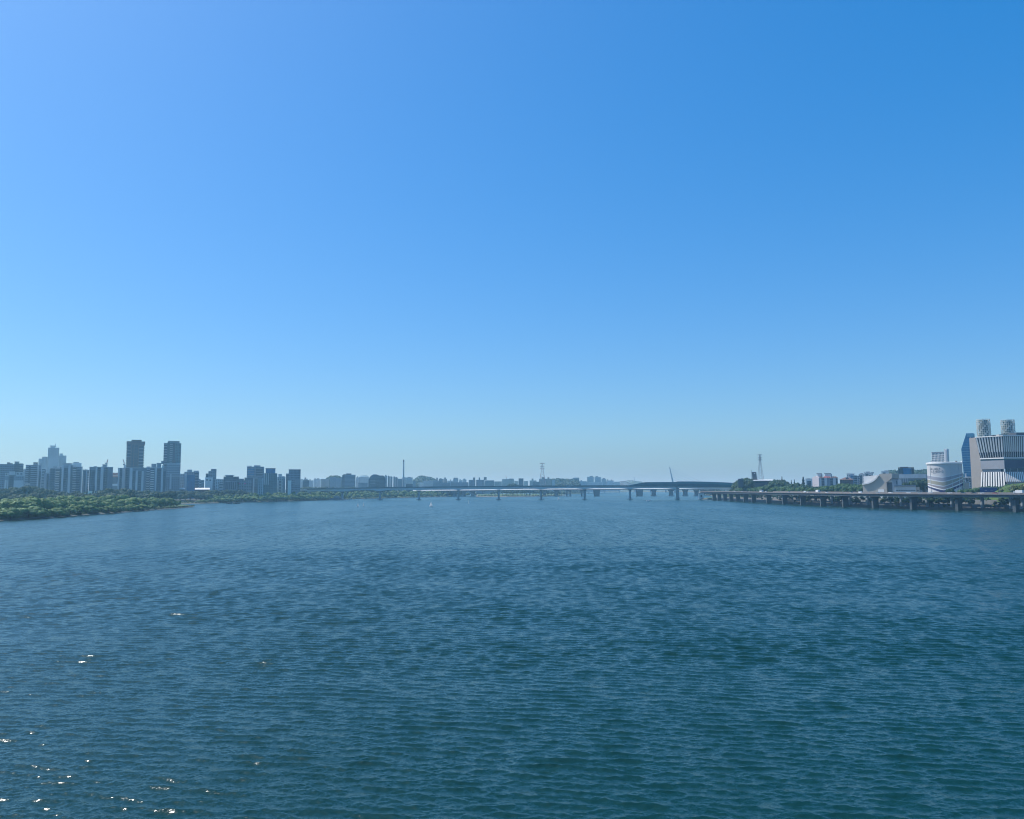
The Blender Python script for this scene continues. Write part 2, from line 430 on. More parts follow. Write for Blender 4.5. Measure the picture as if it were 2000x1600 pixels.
flats('broad grey green office block with a dark drum on its roof', 48, 72.5, 909, 1450, [('glz', 54, 58), ('fin', 71, 72.3)], [(62.5, 71.5, 903.4, 909)], mat='f_band', name='office_block', cat='office block', group=GA)
flats('slender dark fronted block beside the grey green office block', 72.8, 80, 909, 1440, [('fin', 72.9, 74.2), ('glz', 74.5, 78, 920), ('fin', 78.5, 80)], mat='f_grey', group=GA)
b = Bld('canopy_roof', 'small white flat canopy roof among the trees below the grey green office', 'canopy', 49, 58, 1300, 10, 6)
b.box('roof', 49, 58, 944.6, 946.4, 'white'); 
for q in (50, 53.5, 57): b.box('post', q - .3, q + .3, 946.5, None, 'pale', f=2, b=3)
# the pale stepped tower far behind
b = Bld('skyscraper', 'pale hazy stepped skyscraper with a flared cap, tallest on the far left', 'skyscraper', 72.5, 127, 2450, 40, 6)
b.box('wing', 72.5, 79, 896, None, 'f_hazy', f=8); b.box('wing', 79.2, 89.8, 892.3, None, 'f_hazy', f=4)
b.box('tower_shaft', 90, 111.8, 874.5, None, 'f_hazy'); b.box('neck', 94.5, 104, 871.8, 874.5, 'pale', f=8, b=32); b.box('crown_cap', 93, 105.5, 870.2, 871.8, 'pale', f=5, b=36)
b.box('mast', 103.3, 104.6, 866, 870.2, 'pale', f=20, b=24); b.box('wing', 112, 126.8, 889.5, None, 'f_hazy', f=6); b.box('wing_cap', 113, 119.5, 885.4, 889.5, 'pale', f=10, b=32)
flats('tall grey block with striped balconies left of the stepped rooflines', 76.5, 88, 916, 1600, [('bal', 80, 86)], mat='f_grey', group=GA)
flats('narrow grey block with a plain pale front under the stepped skyscraper', 85, 96.5, 925, 1480, [('fin', 85.2, 90), ('glz', 91, 93.5)], mat='f_grey', group=GA)
flats('apartment block with white striped balconies and a pale gabled bay on top', 95.5, 119, 915, 1420, [('glz', 97, 105), ('bal', 107, 114.5, 918, 'white'), ('glz', 115, 118, 913)], [(100.5, 108, 911.5, 915, 'grey'), (110.5, 118, 911, 915, 'pale')], group=GA)
flats('apartment block with pale fins framing a dark glazed bay, low dome roof', 119, 140, 909, 1410, [('fin', 119, 122.5), ('glz', 123, 131, 914, 'grey'), ('fin', 131.5, 136), ('glz', 136.5, 139.5)], [(121, 138, 905.2, 909, 'grey')], mat='grey', group=GA)
flats('apartment block with white striped balconies beside the dome roofed block', 140, 159.5, 912.5, 1430, [('bal', 140.5, 147.5, 914, 'white'), ('bal', 148.5, 155, 917, 'grey'), ('fin', 157, 159.3)], [(141, 146, 909.5, 912.5, 'pale')], group=GA)
far('plain pale block standing behind the white striped balconies', 139, 157, 904.5, 2200, 'pale', [(141, 152, 902.8)], group=GA)
flats('low crenellated apartment block between the two groups of striped blocks', 160, 172.5, 919, 1440, [('glz', 163, 166, 921), ('fin', 167, 169), ('bal', 169.5, 172, 921)], [(161.5, 163, 917, 919, 'pale'), (164.5, 166, 917, 919, 'pale'), (167.5, 169, 917, 919, 'pale')], group=GA)
b = flats('broad dark glazed apartment block with two pale fins and a tower crane', 173, 219, 913, 1400, [('glz', 174.5, 184.5, 919), ('fin', 185, 188.5), ('glz', 189, 194.5), ('fin', 195, 200.5, 911.5), ('glz', 201, 208.5), ('fin', 209, 218.5, 914, 'mid')], [(181, 187, 911.3, 913, 'grey'), (198, 206.5, 907.5, 913, 'grey')], mat='mid', group=GA)
def crane(label, px, y0, y1, tilt, D):
    z0, z1 = Z(px, y0, D), Z(px, y1, D); p = X(px, D)
    e = empty('tower_crane', (p, D, z0 - 3)); tag(e, label, 'crane', 'tower cranes over the left bank')
    m = MB(); h = z1 - z0
    m.bar((0, 0, 0), (0, 0, 6), 1.6); m.build('mast', M['steel'], e)
    m = MB(); m.bar((-.8, 0, 6), (tilt - .4, 0, h + 3), .5); m.bar((.8, 0, 6), (tilt + .4, 0, h + 3), .5)
    for i in range(7):
        t0, t1 = i / 7, (i + 1) / 7; f = lambda t, s_: (s_ * (.8 - .4 * t) + tilt * t, 0, 6 + (h - 3) * t)
        m.bar(f(t0, -1), f(t1, 1), .3)
    m.build('jib', M['redsteel'], e); m = MB(); m.box(-2.5, -.9, -.8, .8, 4.5, 6.5); m.build('counterweight', M['grey'], e)
crane('tower crane with its jib raised over the broad dark glazed block', 206.5, 908, 897.5, 1.6, 1420)
crane('tower crane leaning left beside the tall brown tower', 241.5, 910, 897.5, -3.2, 1500)
b = Bld('shopping_building', 'orange banded building glimpsed between two apartment blocks', 'building', 217, 231, 1900, 20, 6)
b.box('wall', 217, 231, 932, None, 'dark'); b.box('orange_band', 217, 231, 923.5, 928.5, 'orange', f=-.3); b.box('orange_band', 217, 231, 929, 931.9, 'orange', f=-.1); b.box('white_band', 217, 231, 945, 949, 'white', f=-.4, b=-.03)
flats('apartment block with two pale fins left of the brown tower', 229, 243.5, 915, 1400, [('fin', 229.2, 232.3), ('glz', 232.6, 237), ('fin', 237.5, 243)], [(240, 244, 908.8, 915, 'pale')], mat='mid', group=GA)
# the two towers
b = Bld('apartment_tower', 'tall brown tower with a flat collar, left one of the two towers', 'tower', 244, 279, 1650, 32, 6, 'pair of tall towers on the left bank')
b.box('wall', 244.6, 278, 868, None, 'f_brown'); b.box('collar', 243.6, 280, 862.3, 868, 'brown', f=-1, b=33); b.box('roof_block', 253, 273, 859, 862.2, 'brown', f=4, b=28)
b.bal(268.5, 277.5, 871, 915, 'grey', 'glass', 'balcony_stack', 6.4, 1.4); b.bal(245, 252, 868.5, 893, 'mid', 'glass', 'balcony_stack', 6.4, 1.2); b.glz(254.5, 258, 869, 912, 'brown'); b.glz(259.5, 266.5, 869, 912, 'brown')
z0, z1 = b.zz(869, 920); mm = MB(); zq = b.z(920)
while zq < z1 if False else zq < b.z(869):
    mm.box(b.lx(244.6) - 1.1, b.lx(244.6) - .02, 2, 12, zq, zq + 1.3); mm.box(b.lx(278) + .02, b.lx(278) + 1.1, 2, 12, zq, zq + 1.3); zq += 3.4
mm.build('corner_balconies', M['brown'], b.root)['kind'] = 'stuff'
b = Bld('apartment_tower', 'tall teal glass tower with a pale left edge, right one of two towers', 'tower', 316.5, 351.5, 1700, 32, 6, 'pair of tall towers on the left bank')
b.box('wall', 317, 351, 865.6, None, 'f_teal'); b.box('roof_block', 325, 347.5, 861.3, 865.5, 'greensteel', f=3, b=29)
b.bal(317.2, 323.5, 867, 905, 'grey', 'glass', 'balcony_stack', 5.5, 1.4); b.glz(324, 328.5, 864, 905, 'teal', 'teal', 'glazing', 3.3); b.bal(329, 334.5, 866, 905, 'grey', 'teal', 'balcony_stack', 4.2, 1.2); b.glz(335, 339, 866, 899, 'dark', 'glass', 'glazing', 3.3)
flats('row of dark bays between four pale fins below the brown tower', 243.6, 284, 914.5, 1400, [('glz', 244, 251, 915), ('fin', 252, 257.3, 914), ('glz', 258, 263, 920.5), ('fin', 264, 268, 919), ('glz', 268.5, 274.5, 920, 'grey'), ('fin', 275.5, 279.5, 920), ('fin', 280, 283.7, 921.5, 'mid')], [], mat='mid', group=GA, nu=0)
flats('grey apartment block with a stepped roof right of the brown tower', 283.8, 296.5, 914, 1460, [('bal', 285, 291, 917)], [(294, 303.5, 906.2, 914, 'grey'), (285, 292, 911.8, 914, 'grey')], group=GA)
flats('apartment block of striped balconies and dark bays left of the teal tower', 292.5, 323, 914.5, 1410, [('bal', 293, 300, 917, 'white'), ('fin', 302, 305), ('glz', 305.5, 313, 916), ('fin', 314, 317.5), ('glz', 318, 322.5, 920)], [(304, 313, 904.8, 914.5, 'grey'), (315, 318, 909, 914.5, 'pale')], mat='mid', group=GA)
b = Bld('apartment_block', 'broad white banded block standing in front of the teal tower', 'apartment block', 319, 350.5, 1480, 18, 6, GA)
b.box('wall', 319, 350.5, 906, None, 'f_grey'); b.bal(324, 350.2, 906.4, 932, 'pale', 'f_grey', 'balcony_stack', 3.1, .95); b.bal(319.2, 323.5, 901.5, 955, 'grey'); b.pent(334, 341.5, 900, 906, 'dark'); b.pent(313, 323, 901, 906, 'mid')
b.fin(331, 334, 926, 956); b.cop(319, 350.5, 906)
flats('low pale block filling the gap right of the white banded block', 350.8, 359, 926.5, 1520, mat='f_pale', group=GA)
flats('grey office block with two round roof drums right of the teal tower', 359, 388, 922.5, 1580, [('fin', 360, 364, 925), ('bal', 379, 387, 923.5, 'grey')], [(364.5, 374, 917.8, 922.5, 'grey'), (377, 387, 919.8, 922.5, 'grey')], mat='f_grey', name='office_block', cat='office block', group=GA)
b = Bld('office_block', 'vivid blue glass cube in front of the two roof drums', 'office block', 364, 380, 1510, 18, 6, GA)
b.box('wall', 364, 380, 928, None, 'blueg'); b.fin(360, 363.8, 929, None, 'pale', f=-.2); b.glz(364.2, 379.8, 928.5, None, 'blueg', 'blueg', 'glazing', 3.6)
for lab, a, c, yt, yb in (('long low white shed roof below the blue glass cube', 348, 361, 953.6, 956), ('long low white and brown shed roof right of the blue glass cube', 380.5, 410, 953, 956.5)):
    b = Bld('shed', lab, 'shed', a, c, 1490, 12, 5); b.box('wall', a + .5, c - .5, yb, None, 'brown', f=.5, b=7); m = MB(); q0, q1, r0, r1 = b.lx(a), b.lx(c), b.z(yb), b.z(yt); m.hexa([(q0, -1, r0), (q1, -1, r0), (q1, 8, r1 - .3), (q0, 8, r1 - .3), (q0, -1, r0 + .3), (q1, -1, r0 + .3), (q1, 8, r1), (q0, 8, r1)]); m.build('roof', M['white'], b.root)
flats('low brown grey block stepping down right of the round drums', 386.5, 398.5, 938.5, 1560, [('bal', 389, 393, 940)], [(387, 391, 936, 938.5, 'mid')], mat='f_grey', group=GA)
b = Bld('apartment_block', 'stepped grey block rising rightwards in three stages, lone against the sky', 'apartment block', 399, 422, 1600, 18, 6, GA)
b.box('wall', 411, 421.8, 916.2, None, 'f_grey'); b.box('step', 406, 410.9, 920, None, 'f_grey', f=1); b.box('step', 401, 405.9, 925, None, 'f_dark', f=2); b.box('roof_band', 411.2, 421.6, 916.5, 920.5, 'mid', f=-.6, b=-.03)
b.fin(400, 415, 932.5, None, 'white', 'front_wing', -2.0); b.box('window', 408.5, 411.5, 937, 939, 'glass', f=-2.2, b=-2.02); b.box('window', 402.5, 405, 936, 939, 'glass', f=-2.2, b=-2.02)
flats('low pale block of small windows right of the stepped grey block', 420, 436, 937, 1600, [('bal', 428, 435, 943)], [(424, 430, 935.8, 937, 'pale')], mat='f_pale', group=GA)
b = Bld('office_block', 'wide low office block with a thin flat canopy over its roof', 'office block', 436, 466, 1610, 22, 6, GA)
b.box('wall', 436, 466, 931, None, 'f_dark'); b.box('roof_canopy', 438, 457, 928, 929, 'pale', f=-1, b=23); b.box('roof_block', 440, 455, 929.1, 931, 'mid', f=3)
b.box('front_wing', 438.5, 462, 939, None, 'mid', f=-3, b=-.02)
for q in range(6): b.box('window', 440 + q * 3.6, 442.6 + q * 3.6, 942 if q % 3 else 941, 956, 'glass', f=-3.2, b=-3.02)
b = Bld('shopping_building', 'low grey shopping building with two pink signs on its front', 'building', 459, 491, 1640, 20, 6)
b.box('wall', 459, 491, 938.5, None, 'f_grey'); b.box('wing', 463, 476, 935, 938.4, 'mid', f=4); b.box('wing', 477, 494, 932.8, 938.4, 'f_dark', f=6)
for q, w_ in ((463.8, 5), (476.2, 4)):
    s_ = b.box('sign', q, q + w_, 943.2, 945.8, 'pink', f=-.5, b=-.03)
    mm = MB(); a0 = b.lx(q + .5); ww = b.k * (w_ - 1) / 4; zz0 = b.z(945.2); zz1 = b.z(943.8)
    for t_ in range(4):                                      # four block letters, too far off to be read
        mm.box(a0 + t_ * ww, a0 + t_ * ww + ww * .18, -.62, -.51, zz0, zz1); mm.box(a0 + t_ * ww + ww * .18, a0 + t_ * ww + ww * .6, -.62, -.51, (zz0 + zz1) / 2 - .15, (zz0 + zz1) / 2 + .15)
    mm.build('lettering', M['white'], s_)
b = Bld('office_block', 'broad grey office tower with a raised slab on its roof corner', 'office block', 481, 515, 1780, 26, 6, GA)
b.box('wall', 481.3, 515, 911.6, None, 'f_blue'); b.box('roof_block', 495, 507.5, 909, 911.5, 'mid', f=4); b.box('roof_slab', 481.5, 490.5, 910, 910.9, 'pale', f=2, b=20); b.box('roof_leg', 487.5, 488.3, 910.9, 911.6, 'pale', f=8, b=9)
b.bal(482.5, 495.5, 914, 930, 'mid', 'blueg', 'balcony_stack', 5.2, 1.6); b.bal(499.5, 512, 914, 931, 'mid', 'glass', 'balcony_stack', 5.2, 1.8); b.fin(496.5, 498.5, 912.5, 945, 'mid', 'fin')
flats('dark low block with a white stair shaft below the broad office tower', 478, 503, 934.5, 1680, [('fin', 493.5, 496.5, 935), ('fin', 504.5, 505.5, 936.5)], mat='f_dark', group=GA)
flats('small pale finned block tucked left of the blue topped office', 503.2, 514.5, 936.5, 1520, [('fin', 505, 506, 937), ('fin', 509, 510.2, 937), ('fin', 512, 513.4, 934)], mat='f_grey', group=GA)
b = Bld('office_block', 'teal office block with a blue glass top storey and pale left fins', 'office block', 514.6, 541, 1600, 24, 6, GA)
b.box('wall', 514.6, 541, 924.6, None, 'f_teal'); b.box('glass_top', 518, 537, 915.3, 924.5, 'blueg', f=1, b=22); b.box('top_frame', 517.6, 537.4, 914.6, 915.3, 'dark', f=.6, b=22.4)
for q in (514.8, 518.6, 522.8): b.bal(q, q + 1.9, 924.8, 947, 'pale', 'pale', 'window_column', 2.6, 1.5)
flats('pale apartment block stepping down right of the blue topped office', 541.2, 557, 932.5, 1650, [('fin', 542.5, 544.2, 938), ('bal', 545, 549, 938, 'pale'), ('fin', 549.5, 551, 938), ('fin', 553, 556.5, 935, 'mid')], [(543, 550, 926.4, 932.5, 'pale'), (550.4, 556, 930.8, 932.5, 'grey')], mat='f_pale', group=GA)
b = Bld('office_block', 'plain grey blue office tower, last tall one before the railway bridge', 'office block', 558, 587, 1720, 26, 6, GA)
b.box('wall', 563.2, 586.5, 917.5, None, 'f_blue'); b.box('top_band', 563, 586.8, 916.8, 918.6, 'mid', f=-.5, b=26.5); b.box('wing', 558, 563.1, 925, None, 'f_dark', f=3); b.box('lower_panel', 575, 585, 936, 948, 'mid', f=-.4, b=-.03)
flats('small white block in front of the plain grey blue tower', 562, 568.5, 939.3, 1600, mat='white', group=GA, nu=1)
# ------------------------------------------------------------------ the hazy blocks towards the middle
GB = 'hazy blocks on the far left bank'
FB = [
 ('narrow white edged block just right of the plain grey blue tower', 586.5, 592, 936, 2500, 'f_white', ()),
 ('dark low hall with a curved front among the pale far flats', 591, 603.5, 938, 2200, 'f_dark', ()),
 ('pale flats with twin roof peaks, first of the far pale row', 593, 601, 935.4, 2700, 'f_pale', ((594.5, 597.5, 933),)),
 ('pale flats with one roof tank, second of the far pale row', 602.5, 612, 938.5, 2650, 'f_pale', ((604, 606.5, 936.5),)),
 ('pale flats with a pointed stair top in the far row', 612.5, 618, 935.8, 2700, 'f_white', ((614, 616, 933.8),)),
 ('pale flats with a dark roof box in the far row', 618, 626, 936.2, 2600, 'f_white', ((618.5, 623.5, 934.6),)),
 ('broad cream flats left of the wooded ridge', 626.5, 643, 935.6, 2550, 'f_sand', ()),
 ('grey flats with dark slots on the wooded ridge', 644, 656, 932.6, 2500, 'f_grey', ((650, 653, 931.6),)),
 ('grey flats with two white slots right of the dark slotted flats', 656, 667, 934, 2450, 'f_grey', ()),
 ('pale flats left of the faint far mountain', 695, 702, 932.5, 2800, 'f_white', ((697, 699, 930.6),)),
 ('pale flats with dark windows below the faint far mountain', 702, 720, 931.6, 2750, 'f_white', ()),
 ('low grey block in front of the pale flats below the faint mountain', 700, 718, 943, 2300, 'f_grey', ()),
 ('low dark block left of the tall chimney', 777, 785.5, 935.3, 2500, 'f_grey', ()),
 ('pale ribbed flats at the foot of the tall chimney', 785, 806, 932.6, 2600, 'f_white', ((787, 790, 931.8), (796, 802, 931.9))),
 ('low dark block in front of the chimney flats', 793, 806, 945.5, 2300, 'f_dark', ()),
 ('narrow dark block at the left foot of the wooded hill', 806.5, 812, 939, 2500, 'f_grey', ()),
 ('pale low flats left in front of the wooded hill', 819, 827, 942.5, 2800, 'f_white', ((820, 822, 941),)),
 ('pale taller flats right in front of the wooded hill', 827, 846, 939.5, 2850, 'f_pale', ((829, 832, 937.6), (838, 841, 938))),
 ('grey flats at the right foot of the wooded hill', 846, 858, 938.8, 2900, 'f_grey', ()),
 ('slender dark tower on the far skyline', 852, 855, 933.2, 3100, 'f_dark', ()),
 ('dark block with a domed top on the far skyline', 857, 865, 935.8, 3000, 'f_dark', ((858.5, 862.5, 934.5),)),
 ('greenish block with a pointed top on the far skyline', 865.5, 873, 935.5, 3000, 'f_sand', ((867.5, 871, 933.4), (868.5, 870, 932.2))),
 ('low pale flats between the pointed block and the square pale block', 873.5, 884.5, 939, 2900, 'f_white', ((879, 881, 937),)),
 ('square pale block with a flat dark roof on the far skyline', 885, 895, 934.8, 3050, 'f_pale', ((886, 894, 933.4),)),
 ('low block with a small cap right of the square pale block', 896.5, 903, 938.2, 3000, 'f_pale', ((897.5, 899.5, 936),)),
 ('peaked pale block left of the finned flats', 903.5, 911, 936.6, 3050, 'f_white', ((905, 909, 935.2),)),
 ('grey flats row low behind the bridge left of the finned flats', 846, 880, 942.8, 2500, 'f_grey', ()),
 ('grey ribbed flats row low behind the bridge below the pale block', 880.5, 915, 942.2, 2500, 'f_hazy', ()),
 ('finned dark flats with a white end wall, left of a pair', 915.5, 928.5, 937.4, 2400, 'f_hazy', ((924, 928, 933),)),
 ('finned teal flats with tall roof tanks, right of a pair', 930, 946.5, 937.2, 2400, 'f_hazy', ((935, 937.6, 933), (945, 950.5, 932.4))),
 ('grey flats stepping down right of the finned pair', 947, 965, 938.4, 2600, 'f_grey', ()),
 ('low pale flats with a slim chimney gap on the skyline', 965.5, 980, 940.5, 2700, 'f_pale', ()),
 ('long flat grey block under a construction crane', 980.5, 1004, 936, 2900, 'f_pale', ((994, 1003, 935.2),)),
 ('low pale block right of the long flat grey block', 1004.5, 1012.5, 939.6, 2900, 'f_white', ()),
 ('dark square block with a light top edge on the skyline', 1013, 1022.5, 934.6, 2800, 'f_dark', ()),
 ('pale low flats right of the dark square block', 1023, 1031.5, 939.8, 2900, 'f_white', ()),
 ('stepped pale block left of the red and white pylon', 1034.5, 1048, 938.6, 2900, 'f_pale', ((1038.5, 1042, 935.2),)),
 ('grey wide block at the left foot of the pylon', 1040, 1054, 941, 2600, 'f_grey', ()),
 ('grey ribbed tower at the right foot of the pylon', 1053, 1067, 935.4, 2900, 'f_hazy', ((1058, 1064, 932.2),)),
 ('greenish block topped by a small dome right of the pylon', 1067, 1077, 935.2, 3000, 'f_sand', ((1069.5, 1073, 932.6),)),
 ('small block on the shoulder of the wooded river hill', 1078, 1084, 937, 3300, 'f_pale', ()),
 ('square grey block standing on top of the wooded river hill', 1119, 1131.5, 934.2, 3600, 'f_grey', ((1120, 1131, 933.2),)),
 ('low pale flats right of the wooded river hill', 1131.8, 1146, 940, 3600, 'f_white', ((1134, 1137, 938.5),)),
 ('tall grey block, left one of the distant twin blocks', 1147, 1160, 931.4, 4000, 'f_pale', ((1152, 1158, 929.8),)),
 ('tall grey block, right one of the distant twin blocks', 1161.5, 1174, 932, 4000, 'f_pale', ((1163.5, 1168.5, 930.4),)),
 ('lower block with a stepped top right of the twin blocks', 1175, 1184, 935.2, 4000, 'f_pale', ((1177.5, 1181.5, 934),)),
 ('low pale flats behind the left end of the arched bridge', 1184.5, 1199, 938.6, 4100, 'f_white', ((1186, 1188, 936.6), (1194, 1196, 937))),
 ('low pale flats behind the middle of the arched bridge', 1199.5, 1211, 941, 4200, 'f_white', ()),
 ('low pale flats in front of the distant twin blocks', 1146, 1178, 941.5, 3700, 'f_white', ()),
]
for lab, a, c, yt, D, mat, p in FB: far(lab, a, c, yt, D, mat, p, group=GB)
b = Bld('office_block', 'dark glass office with stepped left shoulder, tallest of the far blocks', 'office block', 668, 694, 2300, 24, 6, GB)
b.box('wall', 673, 694, 927.4, None, 'f_blue'); b.box('shoulder', 668, 672.9, 928, None, 'f_dark', f=2); b.box('roof_block', 675.5, 686, 924.8, 927.3, 'dark', f=5); b.box('roof_block', 670, 675, 926.4, 927.9, 'dark', f=6)
b = Bld('hall', 'dark glass hall with a stepped rounded roof behind the railway bridge', 'hall', 719.5, 753, 2200, 40, 6)
zb = 0; P_ = [(719.5, 951), (719.5, 938), (721.5, 933), (724, 929.5), (727, 927.6), (737, 927.4), (741, 929), (748, 928.8), (751, 931), (753, 936), (753, 951)]
b_m = MB(); b_m.prism([(b.lx(x), max(0, b.z(y)) if y < 950 else 0) for x, y in P_], 0, 40); b_m.build('wall', M['f_dark'], b.root)
for i, yy in enumerate((938, 941, 944)): b.fin(722, 733, yy, yy + 1.1, 'mid', 'louvre_band', -.4)
b.box('roof_block', 728, 735.5, 926.6, 927.3, 'dark', f=10, b=30)
for i, q in enumerate((751.5, 757, 762, 768, 772.5)):
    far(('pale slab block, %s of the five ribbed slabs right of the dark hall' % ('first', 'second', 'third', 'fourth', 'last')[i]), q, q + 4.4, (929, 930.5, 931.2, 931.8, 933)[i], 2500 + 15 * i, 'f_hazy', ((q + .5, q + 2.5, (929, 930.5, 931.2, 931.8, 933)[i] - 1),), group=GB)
# chimney
p = W(788, 950, 2550); e = empty('chimney', (p.x, p.y, 6)); tag(e, 'slim tall grey chimney rising alone above the far flats', 'chimney')
zt = Z(788, 898, 2550) - 6
m = MB(); m.lathe([(2.9, 0), (2.4, zt * .5), (1.9, zt - 7)], 16); m.build('shaft', M['grey'], e)
m = MB(); m.lathe([(1.95, zt - 6.99), (2.1, zt - 6.5), (2.1, zt - 1), (1.6, zt)], 16); m.build('cap', M['dark'], e)
m = MB(); m.lathe([(2.6, zt - 11), (2.6, zt - 10.6)], 16); m.build('platform', M['steel'], e)
crane('small far crane with a leaning jib above the long flat block', 990, 937, 928.5, -4, 2880)
# ------------------------------------------------------------------ land
M['bank'] = paint('silty_bank', (.10, .10, .075), var=.3, scale=.05)
M['lawn'] = paint('grass', (.065, .115, .028), var=.35, scale=.06, rough=.95)
M['ground'] = paint('city_ground', (.12, .13, .10), var=.3, scale=.02)
M['wood'] = paint('distant_woods', (.030, .060, .026), var=.5, scale=.035, rough=.95)
M['farhill'] = paint('far_hill', (.06, .08, .06), var=.3, scale=.004, rough=1)
M['revet'] = paint('concrete_revetment', (.11, .105, .095), var=.25, scale=.3)
def land(name, poly, z, mat, inset=6.0, label=None):
    n = len(poly); P2 = [Vector((p[0], p[1])) for p in poly]
    area = sum(P2[i].x * P2[(i + 1) % n].y - P2[(i + 1) % n].x * P2[i].y for i in range(n)); sgn = 1 if area > 0 else -1
    ins = []
    for i in range(n):
        e0 = (P2[i] - P2[i - 1]).normalized(); e1 = (P2[(i + 1) % n] - P2[i]).normalized()
        nn = Vector((-e0.y - e1.y, e0.x + e1.x)) * sgn
        ins.append(P2[i] + (nn.normalized() if nn.length > 1e-6 else Vector((0, 0))) * inset)
    m = MB(); b = 0
    m.v = [(p.x, p.y, -2.5) for p in P2] + [(p.x, p.y, .15) for p in P2] + [(p.x, p.y, z) for p in ins]
    for k in range(2):
        for i in range(n):
            j = (i + 1) % n; m.f.append((k * n + i, k * n + j, (k + 1) * n + j, (k + 1) * n + i)); m.m.append(0)
    m.f.append(tuple(2 * n + i for i in range(n))); m.m.append(1)
    o = m.build(name, [M['bank'], mat]); tag(o, label, kind='structure'); return o
LSH = [(-150, 1031), (-60, 1022), (0, 1018), (60, 1014.5), (100, 1012), (170, 1006), (215, 1003.5), (250, 1000.5), (300, 996.5), (345, 993.5), (370, 991.5), (379, 989.8)]
LSH2 = [(372, 988.3), (345, 986.8), (320, 985.8), (350, 984.6), (380, 984), (420, 983), (450, 982.2), (520, 980.2), (560, 979.2), (610, 977.8), (650, 976.6), (665, 976), (700, 974.6), (750, 973.2), (800, 972.2), (850, 970.7), (885, 970)]
lp = [(-1500, 520)] + [tuple(G(*p)[:2]) for p in LSH + LSH2] + [tuple(G(885, 968.2)[:2]), (X(890, 4300), 4300), (-6500, 7000), (-9000, 3000)]
land('left_bank', lp, 1.5, M['lawn'], 4)
def shoreD(tab, px): return G(px, lerp_tab(tab, px)).y
city = [(-2600, 1500), (X(-60, 1215), 1215), (X(215, 1225), 1225), (X(400, 1400), 1400), (X(560, 1700), 1700), (X(700, 2200), 2200), (X(860, 2750), 2750), (X(890, 4200), 4200), (-6000, 6800)]
land('city_ground', city, 5.6, M['ground'], 8)
# the wooded island between the two channels
isl = [tuple(G(*p)[:2]) for p in ((930, 970.3), (950, 970.6), (990, 970.6), (1030, 970.2), (1070, 969.6), (1095, 968.6), (1108, 967.6))] + [(X(1100, 2800), 2800), (X(1010, 3300), 3300), (X(930, 3000), 3000)]
land('island', isl, 2.2, M['lawn'], 5)
land('far_shore', [(X(700, 4300), 4300), (X(1120, 4350), 4350), (X(1250, 4700), 4700), (X(1345, 4500), 4500), (X(1372, 3300), 3300), (X(1382, 2400), 2400), (X(1400, 1950), 1950), (3000, 2000), (9000, 9000), (-6000, 9000)], 3, M['wood'], 10)
def ridge(name, label, prof, D, dep, mat, zb=0, kind='structure', sub=6, rough=1.0):
    """a hill: a soft ridge whose skyline runs through the given picture points"""
    xs = [p[0] for p in prof]; n = max(12, int((xs[-1] - xs[0]) / 1.6)); rows = 9
    m = MB()
    for j in range(rows):
        t = j / (rows - 1) * 2 - 1
        for i in range(n + 1):
            px = xs[0] + (xs[-1] - xs[0]) * i / n
            h = max(0, Z(px, lerp_tab(prof, px), D) - zb); f_ = i / n; h *= min(1, 9 * f_, 9 * (1 - f_)) ** .7
            h = h * max(0, (1 - abs(t) ** 1.7)) + (random.uniform(-.06, .06) * h * rough if abs(t) < .9 else 0)
            m.v.append((X(px, D), D + t * dep, zb + h))
    for j in range(rows - 1):
        for i in range(n):
            a = j * (n + 1) + i; m.f.append((a, a + 1, a + n + 2, a + n + 1)); m.m.append(0)
    o = m.build(name, mat, fix=False); tag(o, label, kind=kind); return o
ridge('hill', None, [(806, 944), (812, 937.5), (818, 933), (823, 931.2), (829, 932.5), (834, 934), (838, 933.4), (844, 936), (850, 940), (856, 946)], 3400, 160, M['wood'])
ridge('hill', None, [(636, 937), (643, 933), (648, 931), (656, 930.8), (662, 933), (668, 937), (676, 944)], 2750, 90, M['wood'])
ridge('hill', None, [(1058, 947), (1065, 941.5), (1075, 938.5), (1090, 937.2), (1100, 938), (1112, 938.4), (1120, 937.6), (1128, 940), (1136, 947)], 3500, 150, M['wood'])
ridge('hill', None, [(696, 936), (704, 929), (711, 927.2), (718, 929.2), (726, 936)], 8800, 350, M['farhill'], rough=.3)
ridge('hill', None, [(1206, 947), (1215, 941), (1226, 938), (1232, 937.2), (1240, 939), (1252, 941), (1264, 944), (1275, 948)], 7000, 300, M['farhill'], rough=.4)
ridge('hill', None, [(1225, 947), (1234, 941), (1242, 939.4), (1252, 940.6), (1262, 944), (1270, 948)], 6000, 200, M['wood'], rough=.6)
# right bank: it follows the elevated road
RX = [(560, 560), (700, 446), (750, 417), (800, 392), (850, 375), (900, 366), (950, 361), (1000, 358), (1100, 354), (1250, 355), (1400, 358), (1560, 357), (1700, 366)]   # distance -> outer edge of the road
def rx(D):
    if D <= RX[0][0]: return RX[0][1]
    for (a, b), (c, d) in zip(RX, RX[1:]):
        if D <= c:
            t = (D - a) / (c - a); return b + (d - b) * t
    return RX[-1][1]
DS = list(range(540, 1620, 20))
edge = [(rx(D) + 13 + 2.0 * math.sin(D * .031), D) for D in DS]
land('right_bank', [(1500, 520)] + edge[:-1] + [(rx(1600) + 3, 1592), (rx(1620) + 10, 1625), (X(1400, 1790), 1790), (X(1404, 1950), 1950), (3200, 2050)], 2.4, M['lawn'], 5)
land('city_ground', [(1500, 560)] + [(rx(D) + 46, D) for D in DS[1:-2]] + [(rx(1620) + 60, 1640), (X(1436, 1900), 1900), (3000, 2000)], 8.2, M['ground'], 12)
ridge('hill', None, [(1424, 955), (1436, 948), (1450, 943.5), (1470, 941), (1490, 942), (1510, 944.5), (1530, 948), (1550, 954)], 1480, 60, M['wood'], zb=5)
